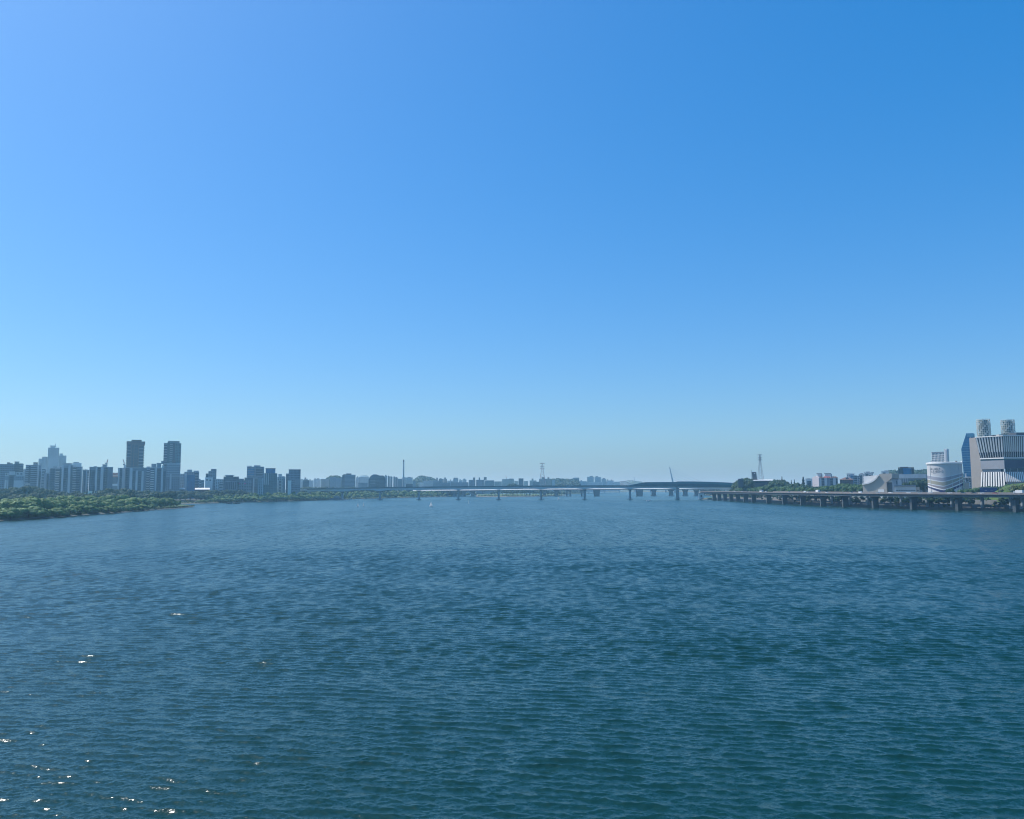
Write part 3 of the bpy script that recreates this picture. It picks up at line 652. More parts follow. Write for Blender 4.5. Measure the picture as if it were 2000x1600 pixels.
ridge('hill', None, [(1720, 930), (1735, 921.5), (1745, 920.5), (1756, 922), (1780, 921), (1800, 920), (1812, 919), (1835, 922), (1870, 926), (1890, 930), (1900, 935)], 2300, 120, M['wood'], zb=5)
# slope of grass beside the power plant
ridge('grass_slope', None, [(1935, 962), (1950, 957), (1962, 950), (1978, 945.5), (1996, 944), (2020, 943), (2050, 947)], 775, 16, M['lawn'], zb=8, rough=.2)
# ------------------------------------------------------------------ the railway bridge across the river
def bd(px): return 1745 - (px - 668) * (1745 - 1605) / (1324 - 668)       # its distance, left end farther off
def bpt(px, py): return W(px, py, bd(px))
br = empty('railway_bridge', (X(1000, bd(1000)), bd(1000), 0)); tag(br, 'long grey railway bridge with slim single piers and a teal noise barrier', 'bridge')
O = Vector(br.location)
TOP = [(520, 957.2), (600, 955.2), (668, 953.6), (742, 952.4), (850, 951), (974, 949.8), (1057, 949.2), (1142, 948.8), (1231, 948.6), (1324, 949), (1380, 949.8), (1445, 951)]
PIERS = [(590, 970), (668, 977), (742, 975.5), (818, 974.8), (895, 974.4), (974, 974), (1057, 973.8), (1142, 973.9), (1231, 974), (1324, 974.4), (1372, 971)]
CONT = [527] + [p[0] for p in PIERS] + [1445]
def ribbon(part, mat, y0f, y1f, w0, w1, px0, px1, step=6, parent=br, D=bd, O=O, lean=0):
    """a box-girder strip along the bridge; y0f,y1f give its lower and upper edge in the picture, w0..w1 its place across the deck"""
    m = MB(); n = max(2, int((px1 - px0) / step)); pr = None
    for i in range(n + 1):
        px = px0 + (px1 - px0) * i / n; d = D(px); x = X(px, d)
        zl = Z(px, y0f(px), d); zh = Z(px, y1f(px), d)
        q = [Vector((x, d + w0, zl)) - O, Vector((x, d + w1, zl)) - O, Vector((x, d + w1 + lean, zh)) - O, Vector((x, d + w0 + lean, zh)) - O]
        if pr: 
            m.hexa([pr[0], q[0], q[1], pr[1], pr[3], q[3], q[2], pr[2]])
        pr = q
    return m.build(part, mat, parent)
top = lambda p: lerp_tab(TOP, p)
def bot(p):
    k = 4.6
    for a, b in zip(CONT, CONT[1:]):
        if a <= p <= b:
            t = abs((p - a) / (b - a) * 2 - 1); return top(p) + k + 2.4 * t ** 2.6
    return top(p) + k
ribbon('girder', M['girder'], bot, lambda p: top(p) + 1.5, 0, 9, 600, 1321, 5)
ribbon('deck_edge', M['concdk'], lambda p: top(p) + 1.5, lambda p: top(p) + .8, -1.2, 10.2, 600, 1230)
ribbon('noise_barrier', M['barrier'], lambda p: top(p) + .8, lambda p: top(p) - .6, -1.0, -.7, 600, 1235)
ribbon('noise_barrier', M['barrier'], lambda p: top(p) + .8, lambda p: top(p) - .4, 9.7, 10.0, 600, 1235)
# the higher, deeper end span section with a closed noise tunnel
T1 = [(1228, 948), (1240, 945.8), (1252, 943.4), (1262, 941.9), (1290, 941.6), (1322, 941.6)]
T2 = [(1322, 940.9), (1350, 940.8), (1380, 941.4), (1410, 942.4), (1445, 944.2)]
t1 = lambda p: lerp_tab(T1, p); t2 = lambda p: lerp_tab(T2, p)
ribbon('noise_tunnel', M['barrier'], lambda p: top(p) + 1.0, t1, -1.6, 10.6, 1229, 1321.5, 4)
ribbon('noise_tunnel', M['barrier'], lambda p: top(p) + .9, t2, -2.2, 11.2, 1322, 1445, 6)
M['tealband'] = paint('teal_panel', (.04, .17, .20), var=.2, rough=.35, scale=.08)
ribbon('tunnel_panel', M['tealband'], lambda p: t1(p) + 3.4, lambda p: t1(p) + .5, -1.9, -1.62, 1264, 1321, 6)
ribbon('tunnel_panel', M['tealband'], lambda p: t2(p) + 4.0, lambda p: t2(p) + .6, -2.5, -2.22, 1323, 1445, 6)
ribbon('tunnel_roof_edge', M['pale'], lambda p: t2(p) + .02, lambda p: t2(p) - .45, -2.6, 11.6, 1323, 1445, 6)
ribbon('girder', M['girder'], lambda p: top(p) + 4.4 + .8 * abs(math.sin((p - 1324) / 48 * math.pi * .5)), lambda p: top(p) + 1.6, 0, 9, 1324, 1445, 5)
ribbon('deck_edge', M['concdk'], lambda p: top(p) + 1.6, lambda p: top(p) + .9, -1.8, 10.8, 1230, 1445)
# approach over the left bank
APP = [(527, 957.4), (560, 956.6), (600, 955.6)]
ribbon('approach_girder', M['pale'], lambda p: lerp_tab(APP, p) + 2.6, lambda p: lerp_tab(APP, p), -2, 7, 530, 594, 8)
ribbon('approach_girder', M['conc'], lambda p: lerp_tab(APP, p) + 2.7, lambda p: lerp_tab(APP, p) + .8, 14, 20, 505, 594, 8)
ribbon('girder', M['girder'], lambda p: 958.6, lambda p: 955.4, -1, 8, 594.5, 599.8, 3)
ribbon('abutment', M['concdk'], lambda p: 966, lambda p: 955.5, -4, 9, 524.5, 529.5, 3)
for px, yb in PIERS:
    d = bd(px); x = X(px, d) - O.x; yy = d - O.y + 4.5; z1 = Z(px, bot(px), d) - O.z
    big = 1.5 if px == 1324 else 1.0
    if px == 1324: z1 = Z(px, top(px) + 1.6, d)
    w_ = 2.0 * big; m = MB()
    m.hexa([(x - w_, yy - 2.2, -2), (x + w_, yy - 2.2, -2), (x + w_, yy + 2.2, -2), (x - w_, yy + 2.2, -2), (x - w_ * .95, yy - 2, z1 - 4), (x + w_ * .95, yy - 2, z1 - 4), (x + w_ * .95, yy + 2, z1 - 4), (x - w_ * .95, yy + 2, z1 - 4)])
    m.hexa([(x - w_ * .95, yy - 2, z1 - 4), (x + w_ * .95, yy - 2, z1 - 4), (x + w_ * .95, yy + 2, z1 - 4), (x - w_ * .95, yy + 2, z1 - 4), (x - w_ * 1.7, yy - 5, z1), (x + w_ * 1.7, yy - 5, z1), (x + w_ * 1.7, yy + 5, z1), (x - w_ * 1.7, yy + 5, z1)])
    pr = m.build('pier', M['conc'], br)
    if px not in (590, 1372):
        m = MB(); rr = 5.6; m.lathe([(rr, -2), (rr, .9), (rr * .85, 1.4)], 20, (x, yy)); m.build('footing', M['concdk'], pr)
for px in range(640, 1230, 41):                                    # catenary masts
    d = bd(px); x = X(px, d) - O.x; z0 = Z(px, top(px), d); m = MB()
    m.bar((x, d - O.y + 9.3, z0 - 1), (x, d - O.y + 9.3, z0 + 4.6), .3); m.bar((x, d - O.y + 9.3, z0 + 4.3), (x, d - O.y + 4, z0 + 4.3), .25)
    m.build('catenary_mast', M['greensteel'], br)
# ------------------------------------------------------------------ the road bridge behind it
def rd(px): return 2360 - (px - 820) * .12
rb = empty('road_bridge', (X(1100, 2300), 2300, 0)); tag(rb, 'white edged road bridge on broad wall piers behind the railway bridge', 'bridge')
RO = Vector(rb.location)
RT = [(800, 957.4), (900, 956.4), (1000, 955.3), (1100, 954.3), (1200, 953.8), (1300, 953.6), (1400, 953.8), (1440, 954.2)]
rt = lambda p: lerp_tab(RT, p)
ribbon('parapet', M['white'], lambda p: rt(p) + 1.5, rt, -2.6, -2.0, 800, 1440, 20, rb, rd, RO, 2.0)  # backward lean added to the shape so that the face catches sunlight
ribbon('parapet', M['white'], lambda p: rt(p) + 1.3, lambda p: rt(p) + .2, 24, 24.6, 800, 1440, 20, rb, rd, RO)
ribbon('deck', M['concdk'], lambda p: rt(p) + 3.0, lambda p: rt(p) + 1.52, 0.02, 24, 800, 1440, 20, rb, rd, RO)
def rpier(px, w, kind):
    d = rd(px); x = X(px, d) - RO.x; y = d - RO.y; z1 = Z(px, rt(px) + 3, d); k = w * d / 1603 / 2; m = MB()
    if kind == 'wall':
        m.hexa([(x - k * .8, y + 3, -2), (x + k * .8, y + 3, -2), (x + k * .8, y + 20, -2), (x - k * .8, y + 20, -2), (x - k, y + 1, z1), (x + k, y + 1, z1), (x + k, y + 23, z1), (x - k, y + 23, z1)])
    elif kind == 'twin':
        for s_ in (-1, 1): m.box(x + s_ * k * .62 - 1.6, x + s_ * k * .62 + 1.6, y + 4, y + 20, -2, z1 - 2.5)
        m.box(x - k, x + k, y + 1, y + 23, z1 - 2.5, z1)
    else:
        m.hexa([(x - k * .6, y + 4, -2), (x + k * .6, y + 4, -2), (x + k * .6, y + 20, -2), (x - k * .6, y + 20, -2), (x - k * .6, y + 4, z1 - 5), (x + k * .6, y + 4, z1 - 5), (x + k * .6, y + 20, z1 - 5), (x - k * .6, y + 20, z1 - 5)])
        m.hexa([(x - k * .6, y + 4, z1 - 5), (x + k * .6, y + 4, z1 - 5), (x + k * .6, y + 20, z1 - 5), (x - k * .6, y + 20, z1 - 5), (x - k, y + 1, z1), (x + k, y + 1, z1), (x + k, y + 23, z1), (x - k, y + 23, z1)])
    p_ = m.build('pier', M['concdk'], rb)
    if kind != 'wall':
        m = MB(); m.box(x - k * .95, x + k * .95, y + 1, y + 23, -2, 1.2); m.build('footing', M['conc'], p_)
for px in (836, 855, 872, 888, 905, 923): rpier(px, 12, 'tee')
for px, w_, k_ in ((1032, 10, 'twin'), (1064, 9, 'tee'), (1087, 12, 'tee'), (1111, 11, 'twin'), (1140, 11, 'twin'), (1166, 12, 'wall'), (1250, 12.5, 'wall'), (1278, 11, 'tee'), (1312, 11, 'tee'), (1340, 11, 'tee'), (1362, 10, 'tee'), (1392, 9, 'tee')): rpier(px, w_, k_)
# ------------------------------------------------------------------ arched bridge and leaning pylon, far upstream
ab = empty('arched_bridge', (X(1205, 4300), 4300, 0)); tag(ab, 'pale hazy bridge with two low truss arches far beyond the road bridge', 'bridge')
def arch(pxa, pxb, ytop, D):
    m = MB(); a = X(pxa, D) - ab.location.x; c = X(pxb, D) - ab.location.x; z0 = Z(pxa, 948, D); h = Z((pxa + pxb) / 2, ytop, D) - z0; n = 18
    f = lambda t: Vector((a + (c - a) * t, 0, z0 + h * (1 - (2 * t - 1) ** 2)))
    for i in range(n):
        m.bar(f(i / n), f((i + 1) / n), 3.0, 3.0)
        if i: m.bar(f(i / n), (f(i / n).x, 0, z0), 1.2)
        if 0 < i < n: m.bar(f(i / n), (f((i + (1 if i < n / 2 else -1)) / n).x, 0, z0), 1.0)
    return m.build('truss_arch', M['redsteel'], ab)
arch(1166, 1207, 942.2, 4300); arch(1196, 1236, 940.6, 4300)
m = MB(); m.box(X(1080, 4300) - ab.location.x, X(1330, 4300) - ab.location.x, -8, 8, Z(1200, 950, 4300), Z(1200, 948.6, 4300)); m.build('deck', M['pale'], ab)
for px in range(1090, 1330, 30):
    m = MB(); x = X(px, 4300) - ab.location.x; m.box(x - 3, x + 3, -6, 6, -2, Z(1200, 950, 4300)); m.build('pier', M['conc'], ab)
a = W(1307.6, 912, 4000); c = W(1318.4, 950, 4000)
lpn = empty('leaning_pylon', (c.x, c.y, 0)); tag(lpn, 'slender pale bridge pylon leaning to the left above the teal barrier', 'pylon')
m = MB(); t = a - lpn.location; u = c - lpn.location
m.hexa([(u.x - 5, -4, -2), (u.x + 5, -4, -2), (u.x + 5, 4, -2), (u.x - 5, 4, -2), (t.x - 1.6, -2, t.z), (t.x + 1.6, -2, t.z), (t.x + 1.6, 2, t.z), (t.x - 1.6, 2, t.z)]); m.build('shaft', M['grey'], lpn)
m = MB()
for i in range(5):
    k = .35 + .14 * i; q = u.lerp(t, k); m.bar((q.x + 2, 0, q.z), (u.x + 60 + 30 * i, 0, u.z), .5)
m.build('stay_cables', M['steel'], lpn)['kind'] = 'stuff'
# ------------------------------------------------------------------ power-line pylons
def lattice(name, label, px, yt, yb, D, mat, zb, w_top=.8):
    p = W(px, yb, D); e = empty(name, (p.x, D, zb)); tag(e, label, 'pylon', 'power line pylons'); H = Z(px, yt, D) - zb; s_ = D / 1603
    w0 = 4.4 * s_ * (H / (Z(px, yt, D) - p.z)); n = 12
    wd = lambda t: w0 * (1 - t) ** 1.25 + .62 * s_
    m = MB()
    for i in range(n):
        t0, t1 = i / n, (i + 1) / n
        for sx, sy in ((-1, -1), (1, -1), (1, 1), (-1, 1)):
            m.bar((sx * wd(t0), sy * wd(t0), t0 * H), (sx * wd(t1), sy * wd(t1), t1 * H), .5 * s_)
        for sy in (-1, 1):
            m.bar((-wd(t0), sy * wd(t0), t0 * H), (wd(t1), sy * wd(t1), t1 * H), .2 * s_); m.bar((wd(t0), sy * wd(t0), t0 * H), (-wd(t1), sy * wd(t1), t1 * H), .2 * s_)
    m.build('lattice_body', mat, e)
    for y_, hw in ((yt + .6, 4.4), (yt + 6.0, 4.0), (yt + 10.5, 4.4)):
        z = Z(px, y_, D) - zb; m = MB()
        for s2 in (-1, 1):
            m.bar((0, 0, z - .4 * s_), (s2 * hw * s_, 0, z + .3 * s_), .8 * s_); m.bar((0, 0, z + 1.3 * s_), (s2 * hw * s_, 0, z + .35 * s_), .45 * s_)
            m.bar((s2 * hw * s_, 0, z + .3 * s_), (s2 * hw * s_, 0, z - 1.5 * s_), .3 * s_)
        m.build('cross_arm', mat, e)
lattice('power_pylon', 'red and white lattice pylon rising over the middle of the railway bridge', 1059.3, 905, 934, 2800, M['redsteel'], 5)
lattice('power_pylon', 'grey lattice pylon behind the dark slab tower on the right bank', 1485.5, 888, 935, 1750, M['steel'], 20)
p = W(1239, 941, 5900); e = empty('radio_mast', (p.x, p.y, p.z - 12)); tag(e, 'thin radio mast on the far hazy hill', 'mast')
m = MB(); m.bar((0, 0, 0), (0, 0, Z(1239, 932, 5900) - p.z + 12), 2.2); m.build('mast_pole', M['grey'], e)
m = MB(); m.bar((-5, 0, 24), (5, 0, 24), 1.6); m.build('cross_bar', M['grey'], e)
M['viaduct'] = paint('shade_dark_viaduct_concrete', (.075, .09, .095), var=.25, scale=.25, streak=2)  # shadow on girder and piers is put into this dark concrete colour
# ------------------------------------------------------------------ elevated riverside road
def path(D): return Vector((rx(D), D))
def nrm(D):
    t = (path(D + 8) - path(D - 8)).normalized(); return Vector((t.y, -t.x))     # towards the land
def lane(name, label, D0, D1, off, wid, zt, grp, girder, step=14, dp=2.6):
    mid = (D0 + D1) / 2; e = empty(name, (path(mid).x, mid, 0)); tag(e, label, 'elevated road', grp); o = Vector((path(mid).x, mid))
    def strip(part, mat, a, b, z0, z1):
        m = MB(); pr = None; D = D0
        while D <= D1 + .1:
            p = path(D) + nrm(D) * off - o; n = nrm(D); A = p + n * a; B = p + n * b
            q = [Vector((A.x, A.y, z0)), Vector((B.x, B.y, z0)), Vector((B.x, B.y, z1)), Vector((A.x, A.y, z1))]
            if pr: m.hexa([pr[0], pr[1], q[1], q[0], pr[3], pr[2], q[2], q[3]])
            pr = q; D += step
        return m.build(part, mat, e)
    strip('road_deck', M['asphalt'], .32, wid - .32, zt - 1.3, zt - .7)
    strip('parapet', M['parapet'], 0, .3, zt - 1.32, zt - .25); strip('parapet', M['parapet'], wid - .3, wid, zt - 1.32, zt - .25)
    strip('girder', M[girder], 1.3, wid - 1.3, zt - 1.3 - dp, zt - 1.31)
    return e, o
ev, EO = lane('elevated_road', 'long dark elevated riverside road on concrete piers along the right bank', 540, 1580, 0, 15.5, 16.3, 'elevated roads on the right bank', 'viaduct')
ev2, EO2 = lane('elevated_road', 'second elevated road on round sunlit piers, running behind the first one', 560, 1180, 17, 11, 17.1, 'elevated roads on the right bank', 'conc', dp=1.6)
def findD(px, off):
    a, b = 560.0, 1590.0
    for _ in range(40):
        m_ = (a + b) / 2; p = path(m_) + nrm(m_) * off
        if 1000 + 1603 * p.x / p.y > px: a = m_
        else: b = m_
    return (a + b) / 2
def vpier(e, o, D, off, zt, w=3.2, mat='viaduct', flare=5.2, rnd=False):
    p = path(D) + nrm(D) * off - o; t = Vector((-nrm(D).y, nrm(D).x)); n = nrm(D); m = MB()
    def ring(a, b, z): return [(p.x + n.x * sx * b + t.x * sy * a, p.y + n.y * sx * b + t.y * sy * a, z) for sx, sy in ((-1, -1), (1, -1), (1, 1), (-1, 1))]
    if rnd:
        m.lathe([(w * .45, -1), (w * .45, zt - 4.2), (w * .75, zt - 2.9)], 14, (p.x, p.y))
    else:
        a = w * .42; m.hexa(ring(a, w, -2) + ring(a, w, zt - 6)); m.hexa(ring(a, w, zt - 6) + ring(a * 1.05, flare, zt - 4.4)); m.hexa(ring(a * 1.05, flare, zt - 4.4) + ring(a * 1.05, flare, zt - 3.9))
    return m.build('pier', M[mat], e)
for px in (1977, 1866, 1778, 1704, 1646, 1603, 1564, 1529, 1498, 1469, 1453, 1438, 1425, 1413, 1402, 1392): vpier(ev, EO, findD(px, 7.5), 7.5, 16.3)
for px in (1990, 1967, 1912, 1853, 1805, 1755, 1690, 1655, 1620): vpier(ev2, EO2, findD(px, 22), 22, 17.1, 3.4, 'grey', rnd=True)
# ------------------------------------------------------------------ vehicles on the deck
CARM = {'white': paint('white_car', (.75, .75, .74), rough=.3, var=.03), 'silver': paint('silver_car', (.45, .46, .47), rough=.3, var=.05, metal=.4), 'black': paint('black_car', (.03, .03, .035), rough=.3, var=.1), 'red': paint('red_car', (.35, .04, .04), rough=.3, var=.1), 'tyre': paint('tyre_rubber', (.02, .02, .02), rough=.9)}
def vehicle(kind, col):
    e = empty({'car': 'car', 'van': 'van', 'bus': 'bus', 'truck': 'box_truck'}[kind])
    if kind == 'car':
        L, Wd = 2.3, .9; m = MB(); m.prism([(-L, .35), (L, .35), (L, .8), (L - .3, .92), (1.0, 1.0), (-1.7, 1.0), (-L, .9)], -Wd, Wd); m.build('body', CARM[col], e)
        m = MB(); m.prism([(-1.65, 1.01), (.95, 1.01), (.3, 1.45), (-1.1, 1.45)], -.8, .8); m.build('cabin_glass', M['glass'], e); m = MB(); m.box(-1.05, .25, -.76, .76, 1.451, 1.5); m.build('roof', CARM[col], e); ax = 1.4
    elif kind == 'van':
        L, Wd = 2.5, .95; m = MB(); m.prism([(-L, .4), (L, .4), (L, 1.0), (1.7, 1.15), (1.1, 1.95), (-L, 2.0)], -Wd, Wd); m.build('body', CARM[col], e)
        m = MB(); m.box(-2.2, 1.0, -Wd - .02, -Wd - .001, 1.2, 1.7); m.box(-2.2, 1.0, Wd + .001, Wd + .02, 1.2, 1.7); m.build('side_windows', M['glass'], e); ax = 1.6
    elif kind == 'bus':
        L, Wd = 5.5, 1.25; m = MB(); m.box(-L, L, -Wd, Wd, .4, 3.1); m.build('body', CARM[col], e)
        m = MB(); m.box(-5.2, 5.2, -Wd - .03, -Wd - .001, 1.5, 2.5); m.box(-5.2, 5.2, Wd + .001, Wd + .03, 1.5, 2.5); m.build('window_band', M['glass'], e); ax = 3.4
    else:
        L, Wd = 4, 1.2; m = MB(); m.box(-L, 2.0, -Wd, Wd, .9, 3.3); m.build('cargo_box', CARM[col], e)
        m = MB(); m.prism([(2.1, .5), (4, .5), (4, 1.6), (3.6, 2.6), (2.1, 2.6)], -1.1, 1.1); m.build('cab', CARM['silver'], e); m = MB(); m.box(3.2, 3.95, -1.12, -1.101, 1.6, 2.2); m.build('cab_window', M['glass'], e); ax = 2.6
    for sx in (-ax, ax):
        for sy in (-1, 1):
            m = MB(); n0 = len(m.v); k = 12
            for yy in (sy * (Wd - .22), sy * (Wd + .01)):
                for i in range(k): m.v.append((sx + .34 * math.cos(i * 6.283 / k), yy, .34 + .34 * math.sin(i * 6.283 / k)))
            m.f += [tuple(range(k)), tuple(range(2 * k - 1, k - 1, -1))] + [(i, (i + 1) % k, k + (i + 1) % k, k + i) for i in range(k)]; m.m += [0] * (k + 2)
            m.build('wheel', CARM['tyre'], e)
    return e
PROTO = {}
CARS = [(1432, 4, 'car', 'white', 'white car on the elevated road, farthest along it towards the railway bridge'), (1446, 4, 'car', 'silver', 'silver car on the elevated road below the dark shrine roof'),
 (1456, 10, 'car', 'black', 'black car on the elevated road in front of the left trees'), (1484, 4, 'bus', 'white', 'white bus on the elevated road below the grey pylon'), (1493, 10, 'car', 'white', 'white car just right of the bus below the grey pylon'),
 (1538, 4, 'car', 'silver', 'lone silver car on the elevated road below the left pointed conifer'), (1568, 4, 'van', 'white', 'white van on the elevated road below the right pointed conifer'), (1575, 10, 'car', 'white', 'white car close behind the van below the right conifer'),
 (1594, 4, 'truck', 'white', 'white box truck below the gable end of the red roofed flats'), (1611, 4, 'car', 'white', 'white car below the middle of the red roofed flats'), (1658, 10, 'car', 'silver', 'silver car in front of the bright green trees'),
 (1676, 4, 'van', 'white', 'white van in front of the bright green trees'), (1710, 4, 'car', 'silver', 'silver car below the curved beige hall'), (1735, 10, 'car', 'white', 'white car below the dark doorway of the curved hall'), (1770, 4, 'car', 'white', 'white car below the long white shed'),
 (1791, 4, 'car', 'silver', 'silver car by the small beige annex of the shed'), (1812, 10, 'car', 'white', 'white car at the left foot of the round tank'), (1850, 4, 'car', 'white', 'white car passing in front of the round tank'), (1876, 4, 'car', 'black', 'black car at the right foot of the round tank'),
 (1896, 10, 'car', 'black', 'black car below the beige end wall of the power plant'), (1911, 4, 'car', 'white', 'white car in front of the blue board'), (1938, 10, 'car', 'red', 'red car in front of the blue board'), (1983, 10, 'truck', 'white', 'white box truck at the right edge below the grass slope')]
for px, off, kind, col, lab in CARS:
    key = (kind, col); D = findD(px, off); p = path(D) + nrm(D) * off; t = Vector((-nrm(D).y, nrm(D).x)); rz = math.atan2(t.y, t.x) + (math.pi if off < 7 else 0)
    if key not in PROTO: PROTO[key] = e = vehicle(kind, col); e.location = (p.x, p.y, 15.62); e.rotation_euler = (0, 0, rz)
    else: e = copy_tree(PROTO[key], (p.x, p.y, 15.62), rz)
    tag(e, lab, kind if kind != 'truck' else 'truck', 'vehicles on the elevated road')
# ------------------------------------------------------------------ street lamps
def lamp():
    e = empty('street_lamp'); m = MB(); m.lathe([(.16, 0), (.12, 5), (.09, 11)], 8); m.build('pole', M['steel'], e)
    m = MB(); m.bar((0, 0, 10.9), (1.8, 0, 11.5), .12); m.build('arm', M['steel'], e); m = MB(); m.box(1.5, 2.4, -.16, .16, 11.4, 11.56); m.build('lamp_head', M['pale'], e); return e
lp_ = None
for px, off, lab in ((1521, 16, 'street lamp behind the elevated road in front of the left conifer'), (1588, 16, 'street lamp in front of the gable end of the red roofed flats'), (1629, 16, 'street lamp in front of the bright green trees, first from the left'), (1641.5, 16, 'street lamp in front of the bright green trees, second from the left'),
  (1691.5, 16, 'street lamp in front of the left wing of the curved hall'), (1804, 30, 'street lamp in the dark gap left of the round tank'), (1863.5, 30, 'left one of two street lamps in front of the round tank'), (1869.5, 30, 'right one of two street lamps in front of the round tank'), (1947, 30, 'street lamp at the right end of the blue board'), (1969, 30, 'street lamp by the corner of the power plant')):
    D = findD(px, off); p = path(D) + nrm(D) * off
    if lp_ is None: lp_ = e = lamp(); e.location = (p.x, p.y, 14)
    else: e = copy_tree(lp_, (p.x, p.y, 14))
    e.location.z = 14.5 if off < 20 else 11.5
    tag(e, lab, 'street lamp', 'street lamps along the right bank')
# ------------------------------------------------------------------ retaining wall and paths under the road
def bankstrip(name, label, D0, D1, a, b, z0, z1, mat, cat, step=16):
    m = MB(); pr = None; D = D0
    while D <= D1:
        p = path(D); n = nrm(D); A = p + n * a; B = p + n * b
        q = [Vector((A.x, A.y, z0 - 2)), Vector((B.x, B.y, z0 - 2)), Vector((B.x, B.y, z1)), Vector((A.x, A.y, z0))]
        if pr: m.hexa([pr[0], pr[1], q[1], q[0], pr[3], pr[2], q[2], q[3]])
        pr = q; D += step
    return tag(m.build(name, M[mat]), label, cat)
bankstrip('retaining_wall', 'sloping pale concrete revetment along the water under the elevated road', 560, 1560, 20, 29, 2.0, 5.6, 'revet', 'wall')
bankstrip('retaining_wall', 'upright grey wall behind the piers below the second elevated road', 560, 1300, 36, 37, 4.5, 9.6, 'concdk', 'wall')
bankstrip('wall', 'low pale wall at the water below the right end of the power plant', 600, 735, 17.5, 18.5, 2.4, 4.0, 'grey', 'wall')
bankstrip('boat_ramp', 'pale concrete landing strip at the water edge below the round tank', 752, 800, 14, 17, 1.0, 1.4, 'grey', 'ramp')
# white end block of the road near the railway bridge
p = W(1369, 968, 1600); e = empty('pump_house', (p.x, p.y, 0)); tag(e, 'white rounded end block at the tip of the elevated road', 'building')
m = MB(); m.box(-4, 5, -3, 5, -1, 10.5); m.build('wall', M['white'], e); m = MB(); m.box(-4.5, 5.5, -3.5, 5.5, 10.51, 12); m.build('roof', M['pale'], e); m = MB(); m.box(-1.5, 1.5, -3.3, -3.01, 4, 8.5); m.build('opening', M['dark'], e)
# ------------------------------------------------------------------ dark slab tower and museum on the wooded rise
b = Bld('slab_tower', 'dark leaning slab tower with a round hole, left of the grey pylon', 'tower', 1468, 1480, 1385, 10, 18)
m = MB(); zt = b.z(922); zb_ = b.z(946)
pts = [(b.lx(1471), zb_), (b.lx(1480.2), zb_), (b.lx(1478.2), b.z(922.6)), (b.lx(1477), zt), (b.lx(1469.2), zt)]
m.prism(pts, 0, 6); m.build('slab', M['dark'], b.root)
m = MB(); cx, cz, r_ = b.lx(1474.9), b.z(924.9), .9; n0 = len(m.v); m.v += [(cx + r_ * math.cos(i * 6.283 / 16), -.06, cz + r_ * math.sin(i * 6.283 / 16)) for i in range(16)] + [(cx + r_ * math.cos(i * 6.283 / 16), -.01, cz + r_ * math.sin(i * 6.283 / 16)) for i in range(16)]
m.f = [tuple(range(15, -1, -1))] + [(i, (i + 1) % 16, 16 + (i + 1) % 16, 16 + i) for i in range(16)]; m.m = [0] * 17; m.build('bright_hole_disc', M['white'], b.root)  # white disc painted for the bright hole; the slab itself is solid
m = MB(); m.bar((b.lx(1468.6), 3, b.z(936)), (b.lx(1468.6), 3, b.z(918)), .4); m.build('mast', M['dark'], b.root); m = MB(); m.bar((b.lx(1468.6) - .6, 3, b.z(919.5)), (b.lx(1468.6) + .6, 3, b.z(919.5)), .3); m.build('cross_bar', M['dark'], b.root)
b = Bld('museum', 'low dark hall under a long thin white roof on the wooded rise', 'hall', 1441, 1512, 1370, 26, 16)
b.box('wall', 1474, 1509, 939.6, 951, 'dark', f=1.5); m = MB(); ra, rc, r0, r1 = b.lx(1472), b.lx(1511), b.z(939.3), b.z(936.8); m.hexa([(ra, -2, r0), (rc, -2, r0), (rc, 24, r1 - .6), (ra, 24, r1 - .6), (ra, -2, r0 + .6), (rc, -2, r0 + .6), (rc, 24, r1), (ra, 24, r1)]); m.build('roof', M['white'], b.root); b.box('roof_edge', 1510.5, 1514, 938.2, 940, 'pale', f=0)
b.box('low_wing', 1442, 1452, 935.6, 951, 'dark', f=4); b.box('wing_roof', 1441.6, 1452.4, 934.8, 935.6, 'pale', f=3.4); b.box('window_band', 1476, 1506, 941, 943, 'glass', f=1.2, b=1.48)
# ------------------------------------------------------------------ flats with red roofs
b = Bld('apartment_block', 'flats with red tiled roofs and a pinkish white gable end', 'apartment block', 1587, 1637, 1420, 16, 10)
gz = b.z(946); m = MB(); gw = 12.4 * b.k / math.cos(R(36)); m.prism([(-gw, 0), (0, 0), (0, b.z(932.5)), (-gw / 2, b.z(930.0)), (-gw, b.z(932.6))], 0, 9); o = m.build('gable_wall', paint('pinkish_render', (.66, .60, .60), var=.05), b.root); o.location = (b.lx(1600), -1.5, 0); o.rotation_euler = (0, 0, R(-36))
b.root.rotation_euler.z += R(4)
b.box('wall', 1600.1, 1637, 933, None, 'f_grey')
for q0, q1, mt in ((1601.5, 1605, 'pale'), (1611, 1616, 'pale'), (1617, 1622, 'mid'), (1628, 1633, 'pale')): b.fin(q0, q1, 933.4, None, mt)
for q0, q1 in ((1605.3, 1610.5), (1622.5, 1627.5), (1633.2, 1636.8)): b.glz(q0, q1, 934, None, 'grey')
def hip(x0, x1, yb, yt, mat): 
    m = MB(); a, c = b.lx(x0), b.lx(x1); z0, z1 = b.z(yb), b.z(yt); i = (c - a) * .25
    m.hexa([(a, -1.2, z0), (c, -1.2, z0), (c, 17, z0), (a, 17, z0), (a + i, 6, z1), (c - i, 6, z1), (c - i, 10, z1), (a + i, 10, z1)]); m.build('roof', M[mat], b.root)
hip(1599, 1609, 932.9, 931, 'brownroof'); hip(1609.3, 1624, 932.9, 929.6, 'redroof'); hip(1624.3, 1637.5, 932.9, 930.6, 'brownroof')
